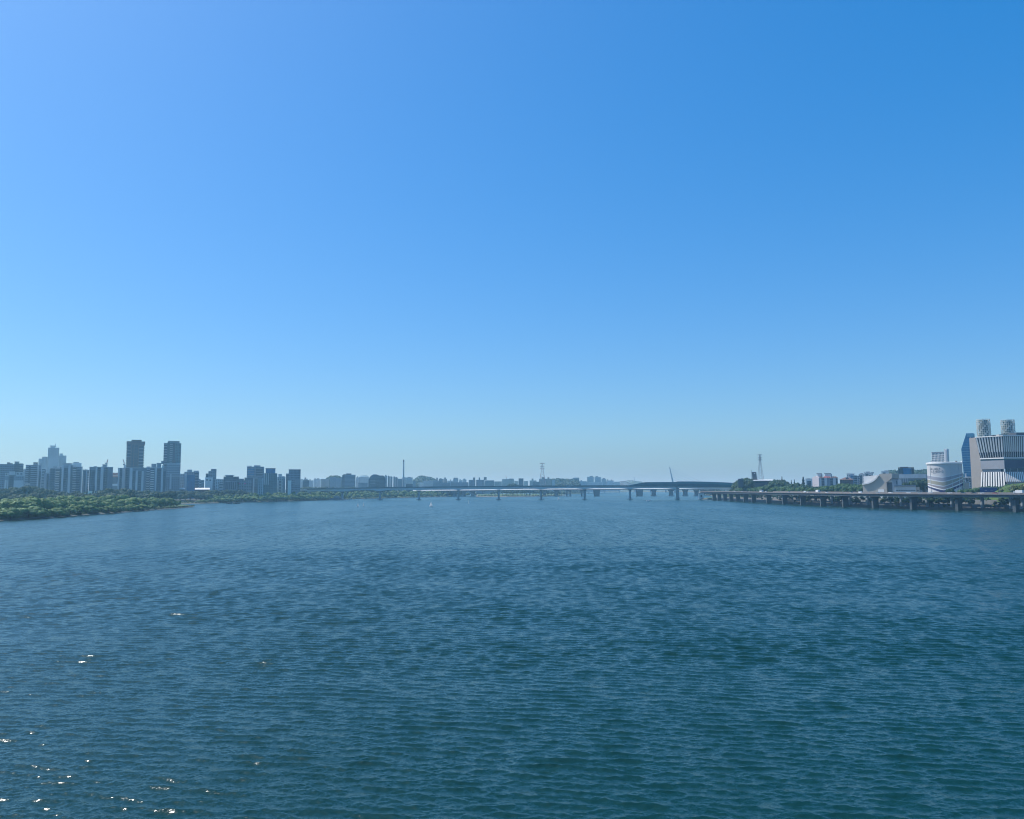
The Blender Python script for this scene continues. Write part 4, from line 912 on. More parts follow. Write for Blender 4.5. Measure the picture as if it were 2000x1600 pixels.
for q0, q1 in ((1596.5, 1606), (1612, 1624.5)):
    b.box('roof_tank', q0 + 1, q1, 925.6, 930.8, 'white', f=4, b=11); b.box('tank_cap', q0, q1 + .6, 924.6, 925.5, 'dark', f=3.5, b=11.5); b.box('stair_shaft', q1 + .1, q1 + 1.6, 925.6, 932, 'mid', f=3, b=9)
for q in (1612.5, 1619.5): m = MB(); m.bar((b.lx(q), 6, b.z(924.6)), (b.lx(q), 6, b.z(922)), .25); m.build('antenna', M['steel'], b.root)
GR = 'buildings on the right bank behind the trees'
flats('small white house block between the right conifer and the gable end', 1574, 1588, 936, 1500, [('glz', 1577, 1585, 939.5)], [(1577, 1583, 934.6, 936, 'pale')], mat='white', group=GR, name='house', cat='house', z0=10)
b = Bld('house', 'low brown hip roofed house right of the red roofed flats', 'house', 1640, 1668, 1330, 18, 10, GR)
b.box('wall', 1641, 1667, 937, None, 'f_brown'); m = MB(); m.hexa([(b.lx(1639.6), -1.5, b.z(937)), (b.lx(1668.4), -1.5, b.z(937)), (b.lx(1668.4), 19.5, b.z(937)), (b.lx(1639.6), 19.5, b.z(937)), (b.lx(1651), 8, b.z(932.4)), (b.lx(1658), 8, b.z(932.4)), (b.lx(1658), 10, b.z(932.4)), (b.lx(1651), 10, b.z(932.4))]); m.build('roof', M['brownroof'], b.root)
b.box('dormer', 1652.5, 1657, 932.6, 935, 'mid', f=.5, b=6)
flats('white block with blue glass bays behind the brown roofed house', 1655, 1670, 926, 1480, [('glz', 1662, 1669, 927, 'pale', 'blueg')], [(1656, 1661, 924.6, 926, 'white')], mat='f_white', group=GR, z0=10)
flats('blue grey glass block with a ribbed front behind the green trees', 1668, 1679, 930, 1400, [('bal', 1669, 1674, 931, 'grey'), ('fin', 1675, 1677, 931, 'steel')], [(1669, 1674, 928.8, 930, 'grey')], mat='f_blue', group=GR, z0=10)
flats('pale cube block with a cluttered roof left of the curved hall', 1678.5, 1692, 926.5, 1460, [('glz', 1680, 1685, 929)], [(1682, 1687, 924.8, 926.5, 'steel'), (1689, 1691.5, 922.6, 926.5, 'pale')], mat='f_white', group=GR, z0=10)
flats('stepped pale block with dark roof tanks above the left wing of the curved hall', 1691, 1706, 924.6, 1440, [('glz', 1693, 1696, 926), ('bal', 1698, 1703, 926.5)], [(1693, 1700.5, 921.6, 924.6, 'steel'), (1702, 1708, 922.8, 924.6, 'mid')], mat='f_pale', group=GR, z0=10)
flats('white pavilion block peeping over the curved hall', 1723, 1738, 921.5, 1400, [('glz', 1726, 1731, 923)], [(1729, 1736, 919.4, 921.5, 'grey')], mat='white', group=GR, z0=10)
# ------------------------------------------------------------------ hall with the curved shell
b = Bld('hall', 'beige hall with a curved swooping roof edge and tall dark doorway', 'hall', 1683, 1745, 1010, 30, 9, None, -18)
Q = lambda pts: [(b.lx(x), max(b.z(y), 0)) for x, y in pts]
cur = [(1717.5, 928), (1714.5, 932), (1710, 936.5), (1704, 940.5), (1697, 943.3), (1690, 944.8), (1683, 945.6)]
m = MB(); m.prism(Q([(1683, 930.2), (1700, 929), (1717.4, 927.9)] + cur[1:]), 5, 30); m.build('left_wing', M['white'], b.root)
m = MB(); P_ = [(1717.5, 928), (1719, 926), (1721.5, 925.4), (1744, 925.3), (1744, 934), (1738, 938.5), (1732.4, 942.5), (1732.4, 964), (1683, 964)] + cur[::-1][0:-1]; m.prism(Q(P_), 1, 28); m.build('shell', M['beige'], b.root)
m = MB(); c2 = Q(cur)
for p0, p1 in zip(c2, c2[1:]): m.bar((p0[0], 0, p0[1]), (p1[0], 0, p1[1]), 2.2, 1.6)
m.build('curved_rim', M['white'], b.root); b.box('doorway', 1732.8, 1742.3, 942.5, None, 'dark', f=4, b=20); b.box('door_lintel', 1732.5, 1743.5, 935.5, 942.3, 'pale', f=3, b=20)
b.fin(1716, 1728, 956, None, 'white', 'low_wall', -1.5)
b = Bld('hall', 'long grey hall in shade between the curved hall and the round tank', 'hall', 1744, 1812, 1060, 30, 9)
b.box('wall', 1744, 1812, 926.6, None, 'grey'); b.box('unshaded_wall_band', 1744, 1811, 926.4, 934.5, 'pale', f=-1.2, b=-.03); b.box('roof_railing', 1745.5, 1764, 925, 926.3, 'parapet', f=2, b=6)  # paler upper band paints the wall clear of the shade below
for q in range(7): b.fin(1747 + q * 4.4, 1748.2 + q * 4.4, 932, 942, 'pale', 'column', -1.9)
b = Bld('office_block', 'dark blue meshed glass box standing on the roof line', 'office block', 1756, 1787, 1180, 20, 9, GR)
b.box('wall', 1756.5, 1786.5, 914.8, None, 'teal'); b.box('mesh_screen', 1766, 1783, 914.8, 927, 'blueg', f=-.8, b=-.03)
b.box('top_frame', 1756, 1787, 913, 914, 'dark', f=-1, b=21); b.box('roof_block', 1760, 1776, 911.9, 914.7, 'dark', f=3, b=16)
for q in (1756, 1761, 1782, 1786.2): b.box('frame_post', q, q + .8, 914.02, 927, 'dark', f=-1.4, b=-.82)
b = Bld('gabled_house', 'grey gabled shed tower and long white shed in front of the shaded hall', 'shed', 1742, 1797, 985, 16, 9)
b.box('tower_wall', 1743, 1754, 936.5, None, 'grey'); b.box('tower_roof', 1741.4, 1755.5, 935.2, 936.4, 'mid', f=-1); m = MB(); m.prism([(b.lx(1754.1), 0), (b.lx(1761.5), 0), (b.lx(1761.5), b.z(938.5)), (b.lx(1757.5), b.z(935.6)), (b.lx(1754.1), b.z(938))], 1, 12); m.build('gable_wall', M['pale'], b.root)
b.box('tower_window', 1751.5, 1753, 939, 946, 'glass', f=-.2, b=-.02); b.box('long_wall', 1748, 1789, 950.4, None, 'pale', f=-3, b=-.05); b.box('long_roof', 1747, 1789.5, 947.8, 950, 'mid', f=-4.5, b=1.0)
for q in range(8): b.box('window', 1750.5 + q * 4.8, 1753.6 + q * 4.8, 957, 959, 'glass', f=-3.25, b=-3.03)
b.box('annex', 1789.6, 1796, 951.5, None, 'sand', f=-2, b=8); b.box('annex_window', 1791, 1794, 957.5, 959.5, 'glass', f=-2.25, b=-2.03)
# ------------------------------------------------------------------ white block with a grid of windows
b = Bld('office_block', 'white block with a grid of square windows above the round tank', 'office block', 1821, 1857, 1240, 9, 10, None, -22)
b.box('wall', 1821.3, 1848.9, 882.5, None, 'white'); b.box('top_band', 1822, 1849, 882.6, 884.2, 'mid', f=-.4, b=-.03); b.box('stair_shaft', 1849, 1855.5, 877.3, None, 'pale', f=-.6, b=5); b.box('painted_shade_side', 1852, 1855.3, 879, None, 'grey', f=-.9, b=-.62)  # grey strip on the shaft front paints its shaded right side
for r_ in range(5):
    for c_ in range(9):
        x = 1822.3 + c_ * 2.95; y = 885.4 + r_ * 4.0; b.box('window', x, x + 1.75, y, y + 2.3, 'glass', f=-.22, b=-.03)
b.box('roof_unit', 1816.5, 1819, 899, 903, 'steel', f=4, b=9)
# ------------------------------------------------------------------ round tank
TD = 915; tp = W(1846.8, 955, TD); TR = 17.4; tz = 9.0
tk = empty('storage_tank', (tp.x, tp.y, tz)); tag(tk, 'big round pale tank with curved olive and navy bands and dark lettering', 'tank')
th0 = math.atan2(-tp.y, -tp.x)                                       # towards the camera
M['tank'] = paint('tank_render', (.50, .50, .50), var=.06, streak=4)
ztp = Z(1846, 904.8, TD) - tz
m = MB(); m.lathe([(TR, 0), (TR, ztp - 1.2)], 96); w_ = m.build('wall', M['tank'], tk)
m = MB(); m.lathe([(TR + .9, ztp - 1.2), (TR + 1.0, ztp + .5), (TR - 1, ztp + .9)], 96); m.build('rim', M['white'], tk)
cvs = {'a': [(0, 927.9), (.43, 932.4), (1, 923.8)], 'b': [(0, 935.8), (.43, 941), (1, 929.8)], 'c': [(0, 944), (.45, 950), (1, 935)], 'd': [(0, 948.5), (.45, 957.2), (1, 943)], 'e': [(0, 952), (.45, 963), (1, 948)]}
def cy(k, u):
    (a, ya), (mx, ym), (c, yc) = cvs[k]
    if u < mx: t = (mx - u) / mx; return ym + (ya - ym) * t ** 1.25
    t = (u - mx) / (1 - mx); return ym + (yc - ym) * t ** 1.25
def tband(part, k0, k1, d0, d1, mat, off):
    m = MB(); n = 56; pr = None
    for i in range(n + 1):
        u = i / n; al = (u - .5) * math.pi * 1.0; th = th0 + al                     # al grows to the right seen from the river
        s_ = math.sin(al); uu = (s_ + 1) / 2
        x, y = math.cos(th), math.sin(th); D = tp.y + TR * y
        z0 = Z(1846, cy(k1, uu) + d1, D) - tz; z1 = Z(1846, cy(k0, uu) + d0, D) - tz
        q = [(x * (TR + .002), y * (TR + .002), z0), (x * (TR + off), y * (TR + off), z0), (x * (TR + off), y * (TR + off), z1), (x * (TR + .002), y * (TR + .002), z1)]
        if pr: m.hexa([pr[0], pr[1], q[1], q[0], pr[3], pr[2], q[2], q[3]])
        pr = q
    return m.build(part, M[mat], tk)
M['lav'] = paint('lavender_band', (.27, .28, .33), var=.06); M['olive'] = paint('olive_band', (.30, .29, .23), var=.06); M['mauve'] = paint('mauve_band', (.26, .23, .24), var=.06); M['navy'] = paint('navy_band', (.02, .025, .10), var=.1)
tband('painted_band', 'a', 'a', -1.1, .9, 'pale', .03); tband('painted_band', 'a', 'b', .95, -1.0, 'lav', .03); tband('painted_band', 'b', 'b', -.95, .9, 'pale', .03); tband('painted_band', 'b', 'c', .95, -1.0, 'olive', .03)
tband('painted_band', 'c', 'c', -.95, .8, 'pale', .03); tband('painted_band', 'c', 'd', .85, -1.5, 'mauve', .03); tband('painted_band', 'd', 'd', -1.45, .6, 'white', .03); tband('painted_band', 'd', 'e', .65, -.1, 'navy', .03)
def tletters(px0, px1, y0, y1, n, seed, mat='dark'):
    rr = random.Random(seed); m = MB()
    def pt(px, y, o):
        s_ = (px - 1846.8) / 34.6; al = math.asin(max(-1, min(1, s_))); th = th0 + al; D = tp.y + TR * math.sin(th); return Vector((math.cos(th) * (TR + o), math.sin(th) * (TR + o), Z(1846, y, D) - tz))
    def st(xa, ya, xb, yb):
        d = .28
        if abs(xa - xb) > abs(ya - yb): c = [(xa, ya + d), (xb, yb + d), (xb, yb - d), (xa, ya - d)]
        else: c = [(xa - d, ya), (xa + d, ya), (xb + d, yb), (xb - d, yb)]
        m.hexa([pt(*c[0], .04), pt(*c[1], .04), pt(*c[1], .1), pt(*c[0], .1), pt(*c[3], .04), pt(*c[2], .04), pt(*c[2], .1), pt(*c[3], .1)])
    w = (px1 - px0) / n
    for i in range(n):
        a = px0 + i * w; c = a + w * .72; k = rr.choice('HUEFLIO'); ym = (y0 + y1) / 2
        if k in 'HUEFLO': st(a, y0, a, y1)
        if k in 'HUO': st(c, y0, c, y1)
        if k in 'HEF': st(a, ym, c, ym)
        if k in 'UELO': st(a, y1, c, y1)
        if k in 'EFO': st(a, y0, c, y0)
        if k == 'I': st((a + c) / 2, y0, (a + c) / 2, y1); 
    return m, st
m, _ = tletters(1818.5, 1839, 914.6, 917.6, 7, 3); m.build('lettering', M['dark'], tk)
m, st = tletters(1821, 1844.5, 919.4, 922.6, 7, 5); 
for i in range(8): st(1824 + i, 924.4 - .0 + (-.12 * i * i * .12), 1825.1 + i, 924.4 - .12 * (i + 1) ** 2 * .12)
m.build('lettering', M['dark'], tk)
for px in (1819, 1860, 1874): 
    s_ = (px - 1846.8) / 34.6; al = math.asin(s_); th = th0 + al; m = MB(); m.bar((math.cos(th) * (TR + .25), math.sin(th) * (TR + .25), 0), (math.cos(th) * (TR + .25), math.sin(th) * (TR + .25), ztp - 1.3), .3); m.build('pipe', M['pale'], tk)
for px in (1862, 1873): m = MB(); q = X(px, TD) - tp.x; m.box(q - .7, q + .7, -10, -8, ztp + .9, ztp + 2.2); m.build('roof_vent', M['dark' if px == 1862 else 'pale'], tk)
# ------------------------------------------------------------------ blue glass tower
b = Bld('office_tower', 'narrow blue glass tower with a slanted crown behind the power plant', 'tower', 1881.5, 1910, 1150, 26, 9)
m = MB(); m.prism([(b.lx(1885), 0), (b.lx(1909.5), 0), (b.lx(1909.5), b.z(847.5)), (b.lx(1899), b.z(848.5)), (b.lx(1893.6), b.z(846)), (b.lx(1881.7), b.z(877)), (b.lx(1883), b.z(900))], 0, 24); m.build('glass_body', M['blueg'], b.root)
M['spandrel'] = paint('pale_blue_spandrel', (.10, .28, .40), rough=.25, var=.1)
m = MB()
for i in range(13):
    y = 872 + i * 4.9; a = lerp_tab([(846, 1893.6), (877, 1881.9), (900, 1883.1), (940, 1885)], y) if y > 846 else 1893
    m.box(b.lx(a) + .1, b.lx(1899.5), -.25, -.02, b.z(y) - .5, b.z(y) + .5)
m.build('spandrel_bands', M['spandrel'], b.root)['kind'] = 'stuff'
b.box('glass_crown', 1894.5, 1908, 846.5, 853.5, 'spandrel', f=-.5, b=-.03); b.box('edge_column', 1900, 1902, 853.6, None, 'steel', f=-.6, b=-.03)
flats('small pale block with white pipework below the blue glass tower', 1884, 1900, 934, 1000, [('glz', 1888, 1892, 937)], [(1886, 1889, 925.5, 934, 'white'), (1890, 1897, 931, 934, 'grey')], mat='f_grey', group=GR, z0=9)
b = Bld('service_building', 'tan service hut with a bent white vent pipe by the power plant', 'hut', 1883, 1895, 900, 8, 9); b.box('wall', 1884, 1893, 943.5, None, 'sand'); b.box('roof', 1883.6, 1893.4, 942.8, 943.5, 'mid', f=-.4)
m = MB(); m.bar((b.lx(1885.5), -1, b.z(941.5)), (b.lx(1894), -1, b.z(941.5)), .6); m.bar((b.lx(1894), -1, b.z(941.3)), (b.lx(1894.6), -1, b.z(953)), .6); m.bar((b.lx(1886), -1, b.z(941)), (b.lx(1886), -1, b.z(938)), .7); m.build('vent_pipe', M['white'], b.root)
# ------------------------------------------------------------------ power plant
Cc = Vector((W(1961, 900, 900).x, 900.0)); nA = Vector((-.85, -.53)).normalized(); tA = Vector((nA.y, -nA.x)); nB = Vector((-.04, -1)).normalized(); tB = Vector((-nB.y, nB.x))
if tA.y < 0: tA = -tA
if tB.x < 0: tB = -tB
LA, LB = 25.9, 64.0; g0 = 9.0
pp = empty('power_plant', (Cc.x, Cc.y, g0)); tag(pp, 'big power plant clad in slanted white slats with two lattice stacks', 'power plant')
mit = math.tan(math.acos(max(-1, min(1, nA.dot(nB)))) / 2)
def PA(s, o, z): q = tA * s + nA * o; return Vector((q.x, q.y, z))
def PB(s, o, z): q = tB * s + nB * o; return Vector((q.x, q.y, z))
zP = lambda y: Z(1961, y, 900) - g0
zt_, zn, zl, zb2 = zP(853), zP(893.5), zP(921.5), zP(953)
oT, oB = 7.5, 5.5
def panel(part, Pf, s0, s1, z0, z1, o0, o1, th, mat, mitre=True, m=None):
    """slab on a face: o0 at its foot z0, o1 at its head z1; th thick behind"""
    own = m is None; m = m or MB()
    e0, e1 = ((-mit * o0 if s0 == 0 and mitre else 0), (-mit * o1 if s0 == 0 and mitre else 0))
    m.hexa([Pf(s0 + e0, o0, z0), Pf(s1, o0, z0), Pf(s1, o0 - th, z0), Pf(s0 + e0, o0 - th, z0), Pf(s0 + e1, o1, z1), Pf(s1, o1, z1), Pf(s1, o1 - th, z1), Pf(s0 + e1, o1 - th, z1)])
    if own: return m.build(part, M[mat], pp)
M['gap'] = paint('dark_recess', (.012, .018, .03), var=.2)
# body of the plant behind its skins
bk = [PA(0, -2.5, 0) + Vector((tB.x, tB.y, 0)) * 1.5, PA(LA, -2.5, 0), PA(LA, -2.5, 0) + Vector((14, 40, 0)), Vector((tB.x * LB + 5, 60, 0)), PB(LB, -2.5, 0)]
m = MB(); m.slab([(q.x, q.y) for q in bk], 0, zt_ - 1.5); m.build('body', M['mid'], pp)
for nm, Pf, LL, ns in (('A', PA, LA, 10), ('B', PB, LB, 32)):
    panel('skin_backing', Pf, 0, LL, zn, zt_, -.7, oT - .7, .5, 'gap'); panel('skin_backing', Pf, 0, LL, 0 if nm == 'A' else zP(941), zl, oB - .7, -.7, .5, 'gap')
    panel('eave', Pf, 0, LL, zt_ + .02, zt_ + .9, oT + .3, oT + .3, 2.0, 'white'); panel('sill', Pf, 0, LL, zn - 1.3, zn - .02, .4, .4, .9, 'white')
    pitch = LL / ns
    for i in range(ns):
        s_ = i * pitch + pitch * .28; f = lambda o: -mit * o * (1 - s_ / LL) if True else 0
        zm = zn + (zt_ - zn) * .27; om = oT * .27
        m = MB()
        def slat(za, oa, zb3, ob, wd, th=.45):
            m.hexa([Pf(s_ + f(oa), oa, za), Pf(s_ + f(oa) + wd, oa, za), Pf(s_ + f(oa) + wd, oa - th, za), Pf(s_ + f(oa), oa - th, za), Pf(s_ + f(ob), ob, zb3), Pf(s_ + f(ob) + wd, ob, zb3), Pf(s_ + f(ob) + wd, ob - th, zb3), Pf(s_ + f(ob), ob - th, zb3)])
        slat(zm, om, zt_ - .3, oT - .1, pitch * .56); slat(zn + .4, .1, zm - .02, om, pitch * .22)
        m.build('upper_slat', M['white'], pp)
        m = MB(); slat(.2 if nm == 'A' else zP(941), oB, zl - .1, 0, pitch * .56); m.build('lower_slat', M['white'], pp)
panel('glass_band', PA, 0, LA, zP(899), zn - 1.32, -.8, -.8, .6, 'teal'); panel('glass_band', PB, 0, LB, zP(899), zn - 1.32, -.8, -.8, .6, 'teal')
M['ppgrey'] = paint('plant_grey_panel', (.30, .31, .33), var=.06); M['ppdark'] = paint('plant_navy_panel', (.045, .06, .10), var=.1, rough=.5)
panel('grey_panel', PA, 0, LA - .5, zP(916), zP(899) - .02, .2, .2, 1.6, 'ppgrey'); panel('navy_panel', PB, .3, LB, zP(915), zP(899) - .02, -.6, -.6, .9, 'ppdark')
panel('recess_wall', PA, 4.5, LA - 1, zl, zP(916) - .02, -1.0, -1.0, .8, 'ppgrey'); panel('recess_window', PA, .8, 4.4, zl, zP(916) - .02, -1.3, -1.3, .5, 'glass'); panel('corner_column', PA, -.4, .7, zl, zP(916) - .02, .2, .2, 1.6, 'pale', False)
panel('recess_window', PB, 1.5, LB, zl, zP(915) - .02, -1.4, -1.4, .5, 'glass')
for q in (6, 14, 22): panel('recess_post', PB, q, q + .5, zl, zP(915) - .02, -.6, -.6, .7, 'steel', False)
panel('base_wall', PB, .5, LB, 0, zP(941) - .02, 2.5, 2.5, 2, 'ppgrey', False)
# beige end wall standing at the back of the slatted side
wl = W(1895.4, 900, 944); wr = PA(LA - 2, -1.0, 0) + Vector((Cc.x, Cc.y, 0)); dx = (Vector((wl.x, wl.y)) - Vector((wr.x, wr.y))); nn_ = Vector((dx.y, -dx.x)).normalized(); 
if nn_.y > 0: nn_ = -nn_
ze = Z(1898, 855.5, 940) - g0; m = MB(); A_ = Vector((wr.x - Cc.x, wr.y - Cc.y)); B_ = A_ + dx; Cb = B_ - nn_ * 24; Db = A_ - nn_ * 24
m.slab([(A_.x, A_.y), (B_.x, B_.y), (Cb.x, Cb.y), (Db.x, Db.y)], 0, ze); m.build('end_wall', paint('grey_beige_panel', (.25, .235, .215), var=.07), pp)
M['clad'] = paint('stack_cladding', (.58, .60, .55), var=.12, rough=.45); M['flue'] = paint('stack_flue', (.10, .16, .16), var=.2)
def stack(px, yt, D):
    r = 13 * D / 1603 / 1.13; x = X(px, D, 835) - Cc.x; y = D - Cc.y; z0 = zt_ - 2; z1 = Z(px, yt, D) - g0
    m = MB(); m.lathe([(r * .74, z0), (r * .74, z1 - .8)], 32, (x, y)); st_ = m.build('stack', M['flue'], pp)
    m = MB(); nr, nc = 11, 22; hh = (z1 - z0 - 1) / nr
    for i in range(nr + 1):
        z = z0 + 1 + i * hh; ro = r * (1 + .03 * math.sin(i / nr * math.pi))
        for k in range(nc):
            a0, a1 = 2 * math.pi * k / nc, 2 * math.pi * (k + 1) / nc
            m.bar((x + ro * math.cos(a0), y + ro * math.sin(a0), z), (x + ro * math.cos(a1), y + ro * math.sin(a1), z), .3, .36)
            if i < nr:
                m.bar((x + ro * math.cos(a0), y + ro * math.sin(a0), z), (x + ro * math.cos(a0), y + ro * math.sin(a0), z + hh), .26)
                if (k * 7 + i * 5) % 4 == 0: m.hexa([(x + q_ * math.cos(t_), y + q_ * math.sin(t_), zz) for zz in (z + .2, z + hh * .75) for q_, t_ in ((ro, a0 + .03), (ro, a1 - .03), (ro + .12 + (.5 if zz > z + .3 else 0), a1 - .03), (ro + .12 + (.5 if zz > z + .3 else 0), a0 + .03))])
    m.build('lattice_cladding', M['clad'], st_)
stack(1921, 819.5, 962); stack(1968.5, 820.5, 955)
m = MB(); q = W(1989, 850, 930); m.box(q.x - Cc.x - 6, q.x - Cc.x + 7, 24, 40, zt_ - 1.4, Z(1989, 846, 935) - g0); m.build('roof_block', M['dark'], pp)
m = MB(); q = W(1956, 850, 915); m.box(q.x - Cc.x - 4.5, q.x - Cc.x + 5.5, 12, 20, zt_ - 1.4, Z(1956, 849, 915) - g0); m.build('roof_block', M['beige'], pp)
m = MB(); q = W(1940, 853, 925); m.box(q.x - Cc.x - 5, q.x - Cc.x + 5, 18, 24, zt_ - 1.4, Z(1940, 851, 930) - g0); m.build('roof_block', M['dark'], pp)
# blue board
b = Bld('billboard', 'long dark blue board with faint small lettering below the white slats', 'billboard', 1914, 1947, 790, .8, 9)
M['board'] = paint('board_blue', (.010, .035, .16), var=.15, rough=.4); b.box('board', 1914, 1947, 952.5, 961.5, 'board'); b.box('top_rail', 1913.6, 1947.4, 951.9, 952.4, 'steel', f=-.1, b=.9)
for q in (1915, 1925, 1936, 1946): b.box('post', q - .3, q + .3, 961.6, None, 'steel', f=.3, b=.6)
m = MB()
for a0, a1, ya, yb in ((1915, 1920, 954.9, 955.4), (1923.2, 1924.3, 957.2, 958.4), (1924.8, 1926, 957, 958.4), (1926.5, 1927.8, 957.3, 958.4), (1934, 1939, 958.6, 959)): m.box(b.lx(a0), b.lx(a1), -.05, -.01, b.z(yb), b.z(ya))
m.build('lettering', M['steel'], b.root)
# ------------------------------------------------------------------ trees
def leafmat(name, c1, c2, c3):
    m, nt, p = nodes(name); L = nt.links.new
    oi = N(nt, 'ShaderNodeObjectInfo'); ge = N(nt, 'ShaderNodeNewGeometry'); tc = N(nt, 'ShaderNodeTexCoord')
    no = N(nt, 'ShaderNodeTexNoise', i_Scale=.35, i_Detail=2.0); L(tc.outputs['Object'], no.inputs[0])
    r1 = N(nt, 'ShaderNodeMix', data_type='RGBA'); r1.inputs[6].default_value = rgba(c1); r1.inputs[7].default_value = rgba(c2); L(oi.outputs['Random'], r1.inputs[0])
    r2 = N(nt, 'ShaderNodeMix', data_type='RGBA'); L(r1.outputs[2], r2.inputs[6]); r2.inputs[7].default_value = rgba(c3)
    mr = N(nt, 'ShaderNodeMapRange', i_1=.40, i_2=.68, i_3=0, i_4=.8); L(no.outputs[0], mr.inputs[0]); L(mr.outputs[0], r2.inputs[0])
    hv = N(nt, 'ShaderNodeHueSaturation'); L(r2.outputs[2], hv.inputs['Color'])
    vr = N(nt, 'ShaderNodeMapRange', i_3=.75, i_4=1.25); L(ge.outputs['Random Per Island'], vr.inputs[0]); L(vr.outputs[0], hv.inputs['Value'])
    L(hv.outputs[0], p.inputs['Base Color']); p.inputs['Roughness'].default_value = .7
    tr = N(nt, 'ShaderNodeBsdfTranslucent'); L(hv.outputs[0], tr.inputs[0]); mx = N(nt, 'ShaderNodeMixShader'); mx.inputs[0].default_value = .12
    out = nt.nodes['Material Output']; L(p.outputs[0], mx.inputs[1]); L(tr.outputs[0], mx.inputs[2]); L(mx.outputs[0], out.inputs[0]); return m
LM = {'willow': leafmat('willow_leaves', (.066, .155, .032), (.105, .19, .036), (.15, .235, .05)), 'dark': leafmat('dark_leaves', (.018, .066, .032), (.030, .085, .036), (.045, .105, .040)),
      'bright': leafmat('bright_leaves', (.028, .095, .022), (.045, .12, .03), (.08, .15, .04)), 'conifer': leafmat('conifer_needles', (.010, .034, .020), (.018, .045, .024), (.03, .06, .03)), 'shrub': leafmat('shrub_leaves', (.05, .10, .025), (.12, .15, .03), (.17, .18, .05))}
M['bark'] = paint('bark', (.06, .048, .036), var=.3, scale=1.5)
def leafquads(pts, nrm_, size, rr):
    n = len(pts); v = np.zeros((n, 4, 3)); 
    a = rr.normal(size=(n, 3)); d = nrm_ * 1.0 + a * .38; d /= np.linalg.norm(d, axis=1)[:, None] + 1e-9
    u = np.cross(d, rr.normal(size=(n, 3))); u /= np.linalg.norm(u, axis=1)[:, None] + 1e-9; w_ = np.cross(d, u)
    s1 = size * rr.uniform(.6, 1.3, (n, 1)); s2 = size * rr.uniform(.45, .9, (n, 1)); b = d * (size * .25)
    v[:, 0] = pts - u * s1; v[:, 1] = pts - w_ * s2 + b; v[:, 2] = pts + u * s1; v[:, 3] = pts + w_ * s2 + b
    return v
def quadmesh(name, v):
    n = len(v); me = bpy.data.meshes.new(name); me.vertices.add(n * 4); me.vertices.foreach_set('co', v.astype(np.float32).ravel())
    me.loops.add(n * 4); me.loops.foreach_set('vertex_index', np.arange(n * 4, dtype=np.int32)); me.polygons.add(n)
    me.polygons.foreach_set('loop_start', np.arange(0, n * 4, 4, dtype=np.int32)); me.polygons.foreach_set('loop_total', np.full(n, 4, np.int32)); me.update(calc_edges=True); return me
